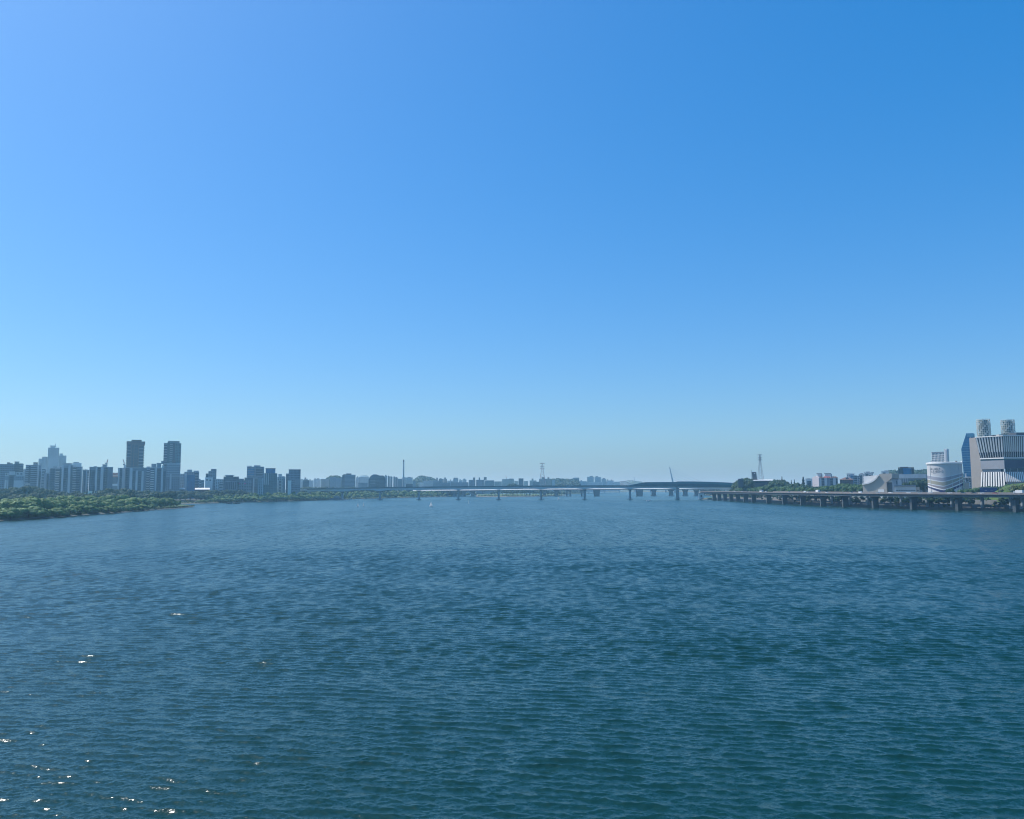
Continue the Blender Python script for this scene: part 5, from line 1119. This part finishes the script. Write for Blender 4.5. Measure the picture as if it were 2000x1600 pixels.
def tree(kind, seed):
    """unit tree: one metre tall and about one across, scaled where it is planted"""
    rr = np.random.default_rng(seed); e = empty({'willow': 'willow_tree', 'dark': 'broadleaf_tree', 'bright': 'broadleaf_tree', 'conifer': 'conifer_tree', 'shrub': 'shrub'}[kind])
    P_, Nn = [], []; m = MB()
    def trunk(r, h): m.lathe([(r * 1.5, -.06), (r, .08), (r * .7, h)], 7)
    if kind == 'conifer':
        trunk(.022, .9); n = 620
        t = rr.uniform(.06, 1, n) ** .9; tier = .78 + .22 * np.sin(t * 40); rad = .24 * (1 - t) ** .8 * tier * rr.uniform(.55, 1, n) + .004; a = rr.uniform(0, 6.283, n)
        pts = np.stack([rad * np.cos(a), rad * np.sin(a), t - .06 * rad], 1); nn = np.stack([np.cos(a), np.sin(a), np.full(n, .5)], 1); size = .032
        for k in range(8): z = .15 + k * .09; m.bar((0, 0, z), (.15 * (1 - z) * math.cos(k * 2.4), .15 * (1 - z) * math.sin(k * 2.4), z - .02), .01)
    else:
        if kind == 'shrub': nl, n, size = 6, 420, .06
        elif kind == 'willow': nl, n, size = 16, 1200, .036
        else: nl, n, size = 12, 900, .038
        trunk(.02 if kind == 'shrub' else .03, .45)
        C_ = []; 
        for k in range(nl):
            a = k * 2.4 + rr.uniform(-.5, .5); q = math.sqrt((k + .4) / nl) * (.40 if kind == 'willow' else .36 if kind != 'shrub' else .42)
            zc = (.70 - .9 * q * q + rr.uniform(-.13, .10)) if kind != 'shrub' else (.45 + rr.uniform(-.2, .18) - .5 * q * q)
            if kind == 'willow': zc = .62 - 2.2 * q * q + rr.uniform(-.12, .10)
            rl = rr.uniform(.15, .25); C_.append((q * math.cos(a), q * math.sin(a), zc, rl))
            m.bar((0, 0, .26), (q * math.cos(a) * .85, q * math.sin(a) * .85, zc), .012)
        for i in range(n):
            c = C_[rr.integers(nl)]; d = rr.normal(size=3); d /= np.linalg.norm(d)
            if d[2] < -.25 and rr.random() < .75: d[2] *= -1
            r_ = c[3] * (1.0 if rr.random() < .7 else rr.uniform(.4, 1.0)) * rr.uniform(.88, 1.12)
            p = np.array([c[0] + d[0] * r_, c[1] + d[1] * r_, c[2] + d[2] * r_ * .85])
            if kind == 'willow' and rr.random() < .35: p[2] -= rr.uniform(.05, .25)
            p[2] = max(p[2], .03); P_.append(p); Nn.append(d)
        pts = np.array(P_); nn = np.array(Nn)
        top_ = pts[:, 2].max(); pts[:, 2] /= top_
    v = leafquads(pts, nn, size, rr)
    if kind != 'conifer':                                        # a closed inner mass so that no light shows through the middle of a lobe
        ex = []
        for c in C_:
            g_ = [[(c[0] + c[3] * .9 * math.sin(t) * math.cos(a), c[1] + c[3] * .9 * math.sin(t) * math.sin(a), max(.02, (c[2] + c[3] * .78 * math.cos(t)) / top_)) for a in [i * math.pi / 4 for i in range(8)]] for t in [.05, .6, 1.1, 1.6, 2.2, 3.0]]
            for r0, r1 in zip(g_, g_[1:]):
                for i in range(8): ex.append([r0[i], r1[i], r1[(i + 1) % 8], r0[(i + 1) % 8]])
        ex = np.array(ex) + rr.normal(size=(len(ex), 1, 3)) * .008; v = np.concatenate([v, ex])
    me = quadmesh('crown', v); link('crown', me, LM[kind], e)
    m.build('trunk' if kind != 'shrub' else 'stems', M['bark'], e, fix=False); return e
TP = {k: [None] * n for k, n in (('willow', 6), ('dark', 5), ('bright', 4), ('conifer', 3), ('shrub', 4))}
ORD = ['first', 'second', 'third', 'fourth', 'fifth', 'sixth', 'seventh', 'eighth', 'ninth', 'tenth', 'eleventh', 'twelfth', 'thirteenth', 'fourteenth', 'fifteenth', 'sixteenth']
SIZES = {'willow': 'willow', 'dark': 'dark tree', 'bright': 'green tree', 'conifer': 'conifer', 'shrub': 'shrub'}
def plant(kind, x, y, z, h, wd, label, group):
    i = random.randrange(len(TP[kind])); rz = random.uniform(0, 6.28); s_ = (wd, wd, h)
    if TP[kind][i] is None: TP[kind][i] = e = tree(kind, 100 + i * 7 + len(kind)); e.location = (x, y, z); e.rotation_euler = (0, 0, rz); e.scale = s_
    else: e = copy_tree(TP[kind][i], (x, y, z), rz, s_)
    return tag(e, label, 'shrub' if kind == 'shrub' else 'tree', group)
def row(kind, px0, px1, n, Df, tops, z0, where, marks, group, wk=.95, jit=.12, dj=8, hmax=24):
    """n plants between px0 and px1 whose tops follow the picture line tops; marks are (pixel, words) a label can lean on"""
    items = []
    for i in range(n):
        px = px0 + (px1 - px0) * (i + .5 + random.uniform(-.3, .3)) / n; D = (Df(px) if callable(Df) else Df) + random.uniform(-dj, dj)
        h = (Z(px, lerp_tab(tops, px), D) - z0) * random.uniform(1 - jit, 1 + jit * .35); h = max(1.2, min(hmax, h)); items.append((px, D, h))
    items.sort(); sect = {}
    for it in items:
        mk = min(marks, key=lambda q: abs(q[0] - it[0])); sect.setdefault(mk, []).append(it)
    for mk, its in sect.items():
        for k, (px, D, h) in enumerate(its):
            pos = 'the only' if len(its) == 1 else ('leftmost' if k == 0 else ('rightmost' if k == len(its) - 1 else ORD[min(k, 15)]))
            if pos in ('leftmost', 'rightmost', 'the only'): lab = '%s %s %s, %s' % (pos, SIZES[kind], where, mk[1])
            else: lab = '%s %s from left %s, %s' % (pos, SIZES[kind], where, mk[1])
            plant(kind, X(px, D), D, z0, h, max(h * wk * random.uniform(.85, 1.2), 2), lab, group)
LM1 = [(5, 'at the left edge'), (55, 'below the grey green office block'), (100, 'below the stepped skyscraper'), (150, 'below the white striped balconies'), (200, 'below the tower crane'), (258, 'below the brown tower'), (305, 'left of the teal tower'), (345, 'below the teal tower')]
G1 = 'trees on the left bank'
sh = lambda px: shoreD(LSH, px)
row('willow', -25, 305, 30, lambda p: sh(p) + 9, [(-30, 994), (0, 992), (50, 988), (100, 991), (150, 986), (200, 988), (250, 985), (300, 985)], 1.0, 'along the water', LM1, G1, 1.75, .25)
row('willow', -25, 315, 26, lambda p: sh(p) + 60, [(0, 982), (20, 975), (55, 971), (85, 974), (110, 975), (150, 976), (200, 975), (250, 972), (300, 975)], 1.3, 'in the second row', LM1, G1, 1.5, .2, dj=14)
row('willow', -25, 330, 26, lambda p: sh(p) + 140, [(0, 979), (22, 970), (50, 967.5), (70, 970), (85, 971), (110, 969), (150, 968.5), (200, 967.5), (250, 966), (300, 971), (345, 976)], 1.3, 'in the back row', LM1, G1, 1.4, .2, dj=24)
row('willow', 300, 352, 6, lambda p: sh(min(p, 340)) + 45, [(300, 973), (325, 971), (345, 975), (355, 979)], 1.3, 'on the grassy point', [(320, 'left of its bare tip')], G1, 1.1)
row('shrub', 352, 388, 5, 1315, [(350, 978), (362, 976), (375, 978), (388, 980)], 1.2, 'behind the grassy point', [(370, 'by the inlet')], G1, 1.5)
LM2 = [(400, 'below the stepped grey block'), (445, 'below the canopied office'), (480, 'below the pink signs'), (525, 'below the blue topped office'), (572, 'below the plain grey blue tower'), (620, 'below the bridge approach'), (655, 'by the first river pier')]
sh2 = lambda px: shoreD(LSH2[3:], px)
row('willow', 386, 664, 30, lambda p: sh2(p) + 10, [(385, 977), (410, 975), (450, 971), (480, 969), (520, 968), (560, 966), (600, 966), (660, 967)], 1.2, 'on the far waterside', LM2, G1, 1.8)
row('willow', 400, 664, 28, lambda p: sh2(p) + 42, [(385, 973), (410, 969), (450, 965), (480, 963.5), (520, 962.5), (560, 961), (600, 960), (640, 960), (664, 961)], 1.3, 'in the far back row', LM2, G1, 1.1, dj=16)
row('dark', -20, 220, 26, 1150, [(-20, 955), (0, 953), (20, 950.5), (40, 952), (55, 947), (80, 950), (100, 957), (130, 960), (160, 959), (190, 960), (215, 954)], 4.5, 'by the apartments', LM1, G1, .85, dj=25)
row('dark', -20, 260, 26, 1040, [(-20, 968), (0, 965), (40, 962), (70, 963), (100, 964), (150, 964), (200, 963), (260, 961)], 2, 'behind the willows', LM1, G1, .95, dj=20)
LM3 = [(228, 'below the orange banded building'), (262, 'below the brown tower'), (300, 'below the striped balconies'), (335, 'below the teal tower'), (372, 'below the blue glass cube'), (412, 'below the stepped grey block'), (452, 'below the canopied office'), (480, 'below the pink signs')]
row('dark', 218, 492, 26, lambda p: 1225 if p < 345 else sh2(p) + 95, [(215, 956), (240, 953), (270, 957), (300, 959), (330, 959), (345, 957), (360, 959), (400, 959), (430, 957), (470, 957), (492, 959)], 4.5, 'under the city front', LM3, G1, .95, dj=14)
row('dark', 265, 470, 20, lambda p: 1150 if p < 335 else sh2(p) + 55, [(265, 963), (300, 962), (350, 962), (400, 963), (440, 964), (470, 965)], 1.5, 'by the inlet', LM3, G1, .95, dj=14)
for px, yt, D, lab in ((78, 962, 1000, 'dark pointed conifer standing above the willows below the stepped skyscraper'), (170, 957, 1060, 'left dark conifer by the small white roof among the left bank trees'), (182, 956.5, 1065, 'right dark conifer by the small white roof among the left bank trees'), (186.5, 959, 1070, 'short conifer hidden beside the pair of left bank conifers')):
    h = Z(px, yt, D) - 2; plant('conifer', X(px, D), D, 2, h, h * .7, lab, 'conifers')
b = Bld('pavilion', 'small white arched roof among the left bank trees', 'pavilion', 163, 191, 1110, 10, 4); m = MB(); m.prism([(b.lx(163), b.z(966)), (b.lx(191), b.z(963.5)), (b.lx(186), b.z(960.5)), (b.lx(177), b.z(959)), (b.lx(169), b.z(961))], 0, 9); m.build('roof', M['white'], b.root); b.box('wall', 165, 188, 966.2, None, 'grey', f=1, b=8)
LM4 = [(585, 'right of the last office tower'), (640, 'below the cream flats'), (690, 'below the dark glass office'), (740, 'below the dark rounded hall')]
row('dark', 562, 762, 20, lambda p: 2050, [(562, 951), (600, 950), (700, 950), (762, 951.5)], 5, 'above the bridge deck', LM4, G1, 1.0, dj=20)
LM5 = [(690, 'near the first river pier'), (780, 'near the second river pier'), (855, 'near the third river pier'), (905, 'by the road bridge piers')]
row('willow', 668, 930, 28, lambda p: shoreD(LSH2[3:], min(p, 884)) + 16, [(665, 965), (750, 963), (800, 962.5), (850, 962), (930, 962)], 1.2, 'behind the railway bridge', LM5, G1, 1.25)
row('willow', 668, 870, 20, lambda p: shoreD(LSH2[3:], p) + 70, [(665, 960), (750, 958), (800, 958), (870, 959)], 1.3, 'behind the railway bridge, back row', LM5, G1, 1.15)
LM6 = [(945, 'at its sandy left end'), (1000, 'right of its middle clearing'), (1060, 'below the red and white pylon'), (1095, 'at its right end')]
row('dark', 955, 1104, 20, 2420, [(955, 962), (980, 958), (1010, 957), (1050, 957), (1104, 960)], 2, 'on the island', LM6, 'trees on the island', 1.0, dj=30)
row('dark', 990, 1014, 5, 2480, [(990, 946.5), (996, 945), (1006, 943.5), (1014, 946)], 2, 'rising from the island', [(1000, 'below the dark square block')], 'trees on the island', .55, dj=10, hmax=40)
row('shrub', 932, 1100, 26, 2300, [(932, 967.5), (950, 965.5), (1000, 966), (1050, 966), (1100, 966)], 1.6, 'on the island shore', LM6, 'shrubs on the island', 1.8, dj=8)
# right bank
LM7 = [(1440, 'by the noise tunnel'), (1475, 'below the dark slab tower'), (1510, 'right of the white roof'), (1550, 'by the pointed conifers'), (1590, 'below the gable end')]
G2 = 'trees on the right bank'
row('dark', 1432, 1476, 9, lambda p: findD(p, 34) + 70, [(1428, 946), (1436, 942), (1446, 936), (1458, 933.5), (1470, 934), (1476, 938)], 12, 'on the wooded rise', LM7, G2, .8, dj=10, hmax=30)
row('dark', 1434, 1600, 18, lambda p: findD(p, 34) + 120, [(1430, 950), (1445, 945), (1470, 942), (1500, 944.5), (1513, 938), (1528, 938), (1545, 944), (1565, 943), (1580, 947), (1600, 950)], 7, 'behind the road, back row', LM7, G2, .85, dj=20, hmax=30)
row('bright', 1436, 1605, 19, lambda p: findD(p, 34) + 24, [(1440, 953), (1470, 949), (1500, 949), (1530, 950), (1560, 951), (1605, 953)], 6, 'behind the road, front row', LM7, G2, .95, dj=14)
for px, yt, wd, lab in ((1528, 931, .55, 'tall narrow pointed conifer above the right bank trees'), (1569.5, 931.8, .95, 'broad pointed conifer left of the gable end'), (1546, 937.5, .5, 'small conifer between the two tall right bank conifers'), (1552, 937, .6, 'slim conifer left of the broad pointed conifer')):
    h = Z(px, yt, 1300) - 8; plant('conifer', X(px, 1300), 1300, 8, h, h * wd, lab, 'conifers')
LM8 = [(1615, 'below the red roofed flats'), (1655, 'below the brown roofed house'), (1695, 'left of the curved hall')]
row('bright', 1598, 1718, 12, 1085, [(1598, 953), (1620, 950), (1650, 946.5), (1680, 947.5), (1700, 950), (1716, 955)], 8, 'behind the road', LM8, G2, .95, dj=16)
row('bright', 1604, 1712, 9, 1150, [(1604, 949), (1640, 944), (1670, 944.5), (1690, 947), (1712, 951)], 8, 'in the rear row', LM8, G2, .9, dj=16)
row('dark', 1762, 1812, 8, 1030, [(1762, 944), (1775, 940), (1790, 938), (1803, 935.5), (1812, 940)], 9, 'by the long grey hall', [(1790, 'left of the round tank')], G2, .7, dj=6, hmax=28)
row('dark', 1850, 1862, 2, 860, [(1850, 955), (1856, 952), (1862, 955)], 9, 'in front of the round tank', [(1856, 'at its foot')], G2, .6, dj=3)
row('bright', 1880, 1916, 6, 850, [(1880, 956), (1895, 953), (1905, 952), (1916, 953)], 9, 'by the beige end wall', [(1898, 'left of the blue board')], G2, 1.0, dj=6)
row('dark', 1914, 1962, 7, 822, [(1914, 951), (1930, 949), (1945, 950), (1962, 951)], 9, 'behind the blue board', [(1935, 'below the white slats')], G2, .9, dj=5)
row('shrub', 1955, 2015, 10, 768, [(1955, 954), (1970, 949), (1990, 946), (2015, 945)], 12, 'on the grass slope', [(1985, 'at the right edge')], 'shrubs on the right bank', 1.1, dj=8)
row('bright', 1960, 2020, 5, 800, [(1960, 948), (1975, 944.5), (1990, 945), (2020, 944)], 12, 'atop the grass slope', [(1985, 'at the right edge')], G2, 1.0, dj=6)
def under(kind, px, off, z0, yt, wk, lab, grp='plants under the elevated road'):
    D = findD(px, off); p = path(D) + nrm(D) * off; h = max(1.0, Z(px, yt, p.y) - z0); plant(kind, p.x, p.y, z0, h, h * wk, lab, grp)
PW = [(1977, 'the last pier at the right edge'), (1866, 'the pier below the round tank'), (1778, 'the pier below the long white shed'), (1704, 'the pier below the curved hall'), (1646, 'the pier below the green trees'), (1603, 'the pier below the red roofed flats'), (1564, 'the pier below the right conifer'), (1529, 'the pier below the left conifer'), (1498, 'the pier below the white roof'), (1469, 'the pier below the dark slab tower')]
items = []
for k in range(104):
    px = 1450 + 560 * (k + .5) / 104 + random.uniform(-2.6, 2.6); off = random.choice((22, 25, 30, 33, 40)); kind = random.choice(('shrub', 'bright', 'bright', 'dark'))
    if 1880 < px < 2010 and off < 35 and k % 3: continue
    mk = min(PW, key=lambda q: abs(q[0] - px)); items.append((px, off, kind, mk[1], 'left' if px < mk[0] else 'right'))
items.sort(); seen = {}
for it in items: seen.setdefault(it[2:], []).append(it)
for key, its in seen.items():
    for i, (px, off, kind, mk, side) in enumerate(its):
        lab = '%s %s under the road, %s of %s' % ('lone' if len(its) == 1 else 'leftmost' if i == 0 else 'rightmost' if i == len(its) - 1 else ORD[i], SIZES[kind], side, mk)
        under(kind, px, off, 5.2 if off > 28 else 3.0, (978.5 if kind == 'shrub' else 973.5) + random.uniform(-2, 2), 1.3 if kind == 'shrub' else 1.0, lab)
for k in range(40):
    px = 1560 + 450 * (k + .5) / 40; mk = min(PW, key=lambda q: abs(q[0] - px)); sd = 'left' if px < mk[0] else 'right'; kk = ('hedge', mk[1], sd); seen[kk] = seen.get(kk, 0) + 1
    under('dark', px, 50 + 6 * (k % 2), 8.2, 969.5 + random.uniform(-1, 1), 1.5, '%s rear hedge tree under the road, %s of %s' % (ORD[seen[kk] - 1], sd, mk[1]))
for k in range(34):
    px = 1400 + 250 * (k + .5) / 34; mk = min(PW, key=lambda q: abs(q[0] - px)); sd = 'left' if px < mk[0] else 'right'; kk = ('low', mk[1], sd); seen[kk] = seen.get(kk, 0) + 1
    under('dark', px, 31 + 5 * (k % 2), 5.4, 968.5 + random.uniform(-1, 1), 1.5, '%s low dark tree under the road, %s of %s' % (ORD[seen[kk] - 1], sd, mk[1]))
under('dark', 1921, 16, 1.8, 985, 1.1, 'round bush on the waterside, left one of two below the blue board'); under('dark', 1928, 16.5, 1.8, 987.5, 1.1, 'round bush on the waterside, right one of two below the blue board'); under('shrub', 1995, 16, 1.8, 988, 1.2, 'dark bush at the water in the lower right of the right bank')
for px in (1720, 1738, 1790, 1815, 1838): under('shrub', px, 20, 2.2, 986, .8, 'low shrub on the revetment, %s' % {1720: 'right of the pier below the curved hall', 1738: 'below the dark doorway', 1790: 'right of the pier below the long shed', 1815: 'below the left rim of the tank', 1838: 'below the middle of the tank'}[px])
# woods that read as one mass on the far hills and along the far shore
def woods(name, label, gen, n, size, kind='dark', seed=5):
    rr = np.random.default_rng(seed); pts = np.array([gen(rr) for _ in range(n)]); k = 9
    P_ = np.repeat(pts, k, 0); sz = rr.uniform(.7, 1.3, (n, 1)).repeat(k, 0) * size; d = rr.normal(size=P_.shape); d /= np.linalg.norm(d, axis=1)[:, None]; d[:, 2] = np.abs(d[:, 2])
    P_ = P_ + d * sz; v = leafquads(P_, d, size * .5, rr); o = link(name, quadmesh(name, v), LM[kind]); tag(o, label, 'woods', kind='stuff'); return o
def on_ridge(prof, D, dep, zb):
    xs = [p[0] for p in prof]
    def gen(rr):
        f_ = rr.uniform(.02, .98); px = xs[0] + (xs[-1] - xs[0]) * f_; t = rr.uniform(-.9, .3); h = max(0, Z(px, lerp_tab(prof, px), D) - zb) * min(1, 9 * f_, 9 * (1 - f_)) ** .7
        return (X(px, D), D + t * dep, zb + h * (1 - abs(t) ** 1.7) * .98)
    return gen
woods('hill_woods', 'woods covering the hill right of the tall chimney', on_ridge([(806, 944), (812, 938), (818, 933.8), (823, 932), (829, 933.3), (834, 934.8), (838, 934.2), (844, 936.8), (850, 940), (856, 946)], 3400, 160, 0), 900, 7, seed=1)
woods('hill_woods', 'woods on the ridge behind the pale far flats', on_ridge([(636, 937), (643, 933.6), (648, 931.6), (656, 931.4), (662, 933.6), (668, 937), (676, 944)], 2750, 90, 0), 420, 5.5, seed=2)
woods('hill_woods', 'woods on the low river hill right of the red and white pylon', on_ridge([(1058, 947), (1065, 942), (1075, 939), (1090, 937.6), (1100, 938.4), (1112, 938.9), (1120, 938.2), (1128, 940.4), (1136, 947)], 3500, 150, 0), 800, 7, seed=3)
woods('hill_woods', 'woods on the rise around the dark slab tower', on_ridge([(1424, 955), (1436, 949), (1450, 944.5), (1470, 942), (1490, 943), (1510, 945.5), (1530, 949), (1550, 954)], 1480, 60, 5), 420, 4, seed=4)
woods('hill_woods', 'tree line on the hill behind the long grey hall', on_ridge([(1720, 930), (1735, 922), (1745, 921), (1756, 922.5), (1780, 921.5), (1800, 920.5), (1812, 919.5), (1835, 922), (1870, 926), (1890, 930), (1900, 935)], 2300, 120, 5), 900, 5.5, seed=6)
def strip_gen(px0, px1, D0, D1, z0, z1):
    def gen(rr):
        px = rr.uniform(px0, px1); D = rr.uniform(D0, D1); return (X(px, D), D, rr.uniform(z0, z1))
    return gen
woods('far_woods', 'far tree line on the shore beyond the bridges', strip_gen(700, 1125, 4330, 4420, 3, 12), 700, 8, seed=7)
woods('far_woods', 'far tree line on the right behind the bridges', strip_gen(1372, 1440, 2300, 2700, 3, 9), 260, 6, seed=8)
woods('far_woods', 'low trees at the foot of the hazy blocks', strip_gen(690, 905, 2350, 2450, 4, 12), 420, 6, seed=9)
woods('reeds', 'strip of reeds and low scrub along the left waterline', lambda rr: (lambda px: (X(px, sh(px) + 6), sh(px) + rr.uniform(3, 9), .8))(rr.uniform(-40, 345)), 420, 1.3, 'shrub', seed=10)
woods('reeds', 'low scrub along the far left waterline', lambda rr: (lambda px: (X(px, sh2(px) + 6), sh2(px) + rr.uniform(4, 9), .9))(rr.uniform(386, 884)), 520, 1.6, 'shrub', seed=12)
woods('grass_tuft', 'long grass on the bare point of the left bank', lambda rr: (lambda px: (X(px, sh(px) + 10), sh(px) + rr.uniform(6, 30), 1.3))(rr.uniform(300, 372)), 260, 1.1, 'shrub', seed=13)
# ------------------------------------------------------------------ boats
M['sail'] = paint('sailcloth', (.85, .85, .83), var=.03)
_nt = M['sail'].node_tree; _t = _nt.nodes.new('ShaderNodeBsdfTranslucent'); _t.inputs[0].default_value = (.85, .85, .83, 1); _m = _nt.nodes.new('ShaderNodeMixShader'); _m.inputs[0].default_value = .45
_nt.links.new(_nt.nodes['Principled BSDF'].outputs[0], _m.inputs[1]); _nt.links.new(_t.outputs[0], _m.inputs[2]); _nt.links.new(_m.outputs[0], _nt.nodes['Material Output'].inputs[0])
M['hullw'] = paint('white_hull', (.72, .72, .70), rough=.35, var=.05); M['hulld'] = paint('dark_hull', (.05, .055, .06), rough=.5, var=.2); M['skin'] = paint('dark_clothing', (.06, .06, .08))
def hull(e, L, Wd, H, mat, part='hull'):
    m = MB(); st_ = [(-1, .75, 0), (-.5, 1, 0), (.2, 1, .05), (.65, .62, .15), (1, .05, .35)]; pr = None
    for t, w_, up in st_:
        q = [(-t * 0 + t * L / 2, -w_ * Wd / 2 * .6, -.25), (t * L / 2, w_ * Wd / 2 * .6, -.25), (t * L / 2, w_ * Wd / 2, H * (1 + up)), (t * L / 2, -w_ * Wd / 2, H * (1 + up))]
        if pr: m.hexa([pr[0], q[0], q[1], pr[1], pr[3], q[3], q[2], pr[2]])
        pr = q
    return m.build(part, M[mat], e)
def sailboat(label, px, py, L, hs, rz, two=True, grp='sailing boats on the river'):
    p = G(px, py); e = empty('sailboat', p, rz); tag(e, label, 'sailboat', grp); hull(e, L, L * .3, .55, 'hullw'); m = MB(); m.bar((.3, 0, .5), (.3, 0, hs + .7), .12); m.build('mast', M['steel'], e)
    m = MB(); m.face([(.2, 0, 1.1), (-L * .48, .25, 1.2), (-L * .1, .12, hs * .6), (.2, 0, hs + .6)]); o = m.build('mainsail', M['sail'], e, False); sd = o.modifiers.new('thick', 'SOLIDIFY'); sd.thickness = .04
    if two: m = MB(); m.face([(L * .48, 0, .9), (.45, .3, 1.1), (.4, 0, hs * .8)]); o = m.build('jib_sail', M['sail'], e, False); sd = o.modifiers.new('thick', 'SOLIDIFY'); sd.thickness = .04
    m = MB(); m.bar((.2, 0, 1.0), (-L * .5, .25, 1.1), .1); m.build('boom', M['steel'], e)
sailboat('white sailboat with two full sails, nearest the middle of the river', 842, 989.3, 6.0, 7.0, R(140))
sailboat('small sailboat with a narrow sail, left one of the close pair', 699, 990, 4.2, 5.2, R(75)); sailboat('small sailboat with a narrow sail, right one of the close pair', 710, 988.6, 4.0, 4.6, R(80), False)
sailboat('small sailboat with a bright sail in front of the railway bridge piers', 1090, 975.4, 6, 7.0, R(145), False); sailboat('faint small sailboat between two railway bridge piers', 915.5, 983.5, 4.2, 5.5, R(85), False)
def motorboat(label, px, py, L, rz, grp='motor boats on the river'):
    p = G(px, py); e = empty('motorboat', p, rz); tag(e, label, 'motorboat', grp); hull(e, L, L * .36, 1.0, 'hullw'); m = MB(); m.prism([(-L * .25, 1.0), (L * .15, 1.0), (L * .02, 2.3), (-L * .22, 2.3)], -L * .13, L * .13); m.build('cabin', M['hullw'], e)
    m = MB(); m.box(-L * .2, -.02 * L, -L * .13 - .03, -L * .13 - .002, 1.4, 2.0); m.build('cabin_window', M['glass'], e); m = MB(); m.box(-L * .5, -L * .44, -.3, .3, .4, 1.5); m.build('outboard_motor', M['hulld'], e)
motorboat('white motorboat trailing a small wake, right of the middle', 1267, 979, 8, R(170))
m = MB(); p = G(1267, 979); motor_d = 0
motorboat('white cabin boat moored by the first river pier, left one', 676, 976.8, 11, R(10), 'boats moored by the first river pier'); motorboat('white cabin boat moored by the first river pier, right one', 684.5, 976.2, 9, R(-15), 'boats moored by the first river pier')
def barge(label, px, py, L, rz=0, load=True):
    p = G(px, py); e = empty('barge', p, rz); tag(e, label, 'barge', 'dark barges and rafts'); hull(e, L, L * .22, .8, 'hulld')
    m = MB(); m.box(-L * .15, L * .1, -1.2, 1.2, .85, 1.6); m.build('deck_load', M['brown' if load else 'grey'], e)
barge('low dark barge lying off the left bank, left one of two', 447.5, 984.3, 10); barge('low dark barge lying off the left bank, right one of two', 462.5, 984.2, 11, R(4))
for px, py, lab in ((1194, 961.3, 'dark work boat far off under the middle of the road bridge'), (1236, 960.8, 'dark work boat far off left of the wall pier'), (1294, 960.8, 'dark work boat far off left of the leaning pylon')):
    barge(lab, px, py, 26)
p = G(657, 977); e = empty('floating_house', p, R(4)); tag(e, 'dark floating clubhouse with a flat pale roof left of the first river pier', 'floating house')
m = MB(); m.box(-13, 13, -4, 4, -.4, .9); m.build('pontoon', M['conc'], e); m = MB(); m.box(-12, 10, -3.4, 3.4, .91, 4.6); m.build('cabin', M['dark'], e); m = MB(); m.box(-6, 6, -3.8, 3.8, 8.0, 8.5); m.build('roof', M['pale'], e); m = MB(); m.box(-5.5, 5.5, -3.3, 3.3, 4.61, 7.98); m.build('upper_deck', M['greensteel'], e)
for q in (-10, -5, 0, 5): m = MB(); m.box(q, q + 2.6, -3.55, -3.42, 1.6, 3.6); m.build('window', M['glass'], e)
p = G(1100, 975); 
for px, py, lab in ((890, 968.6, 'left one of two white tent roofs on the far shore'), (1080, 968.4, 'right one of two white tent roofs on the far shore')): pass
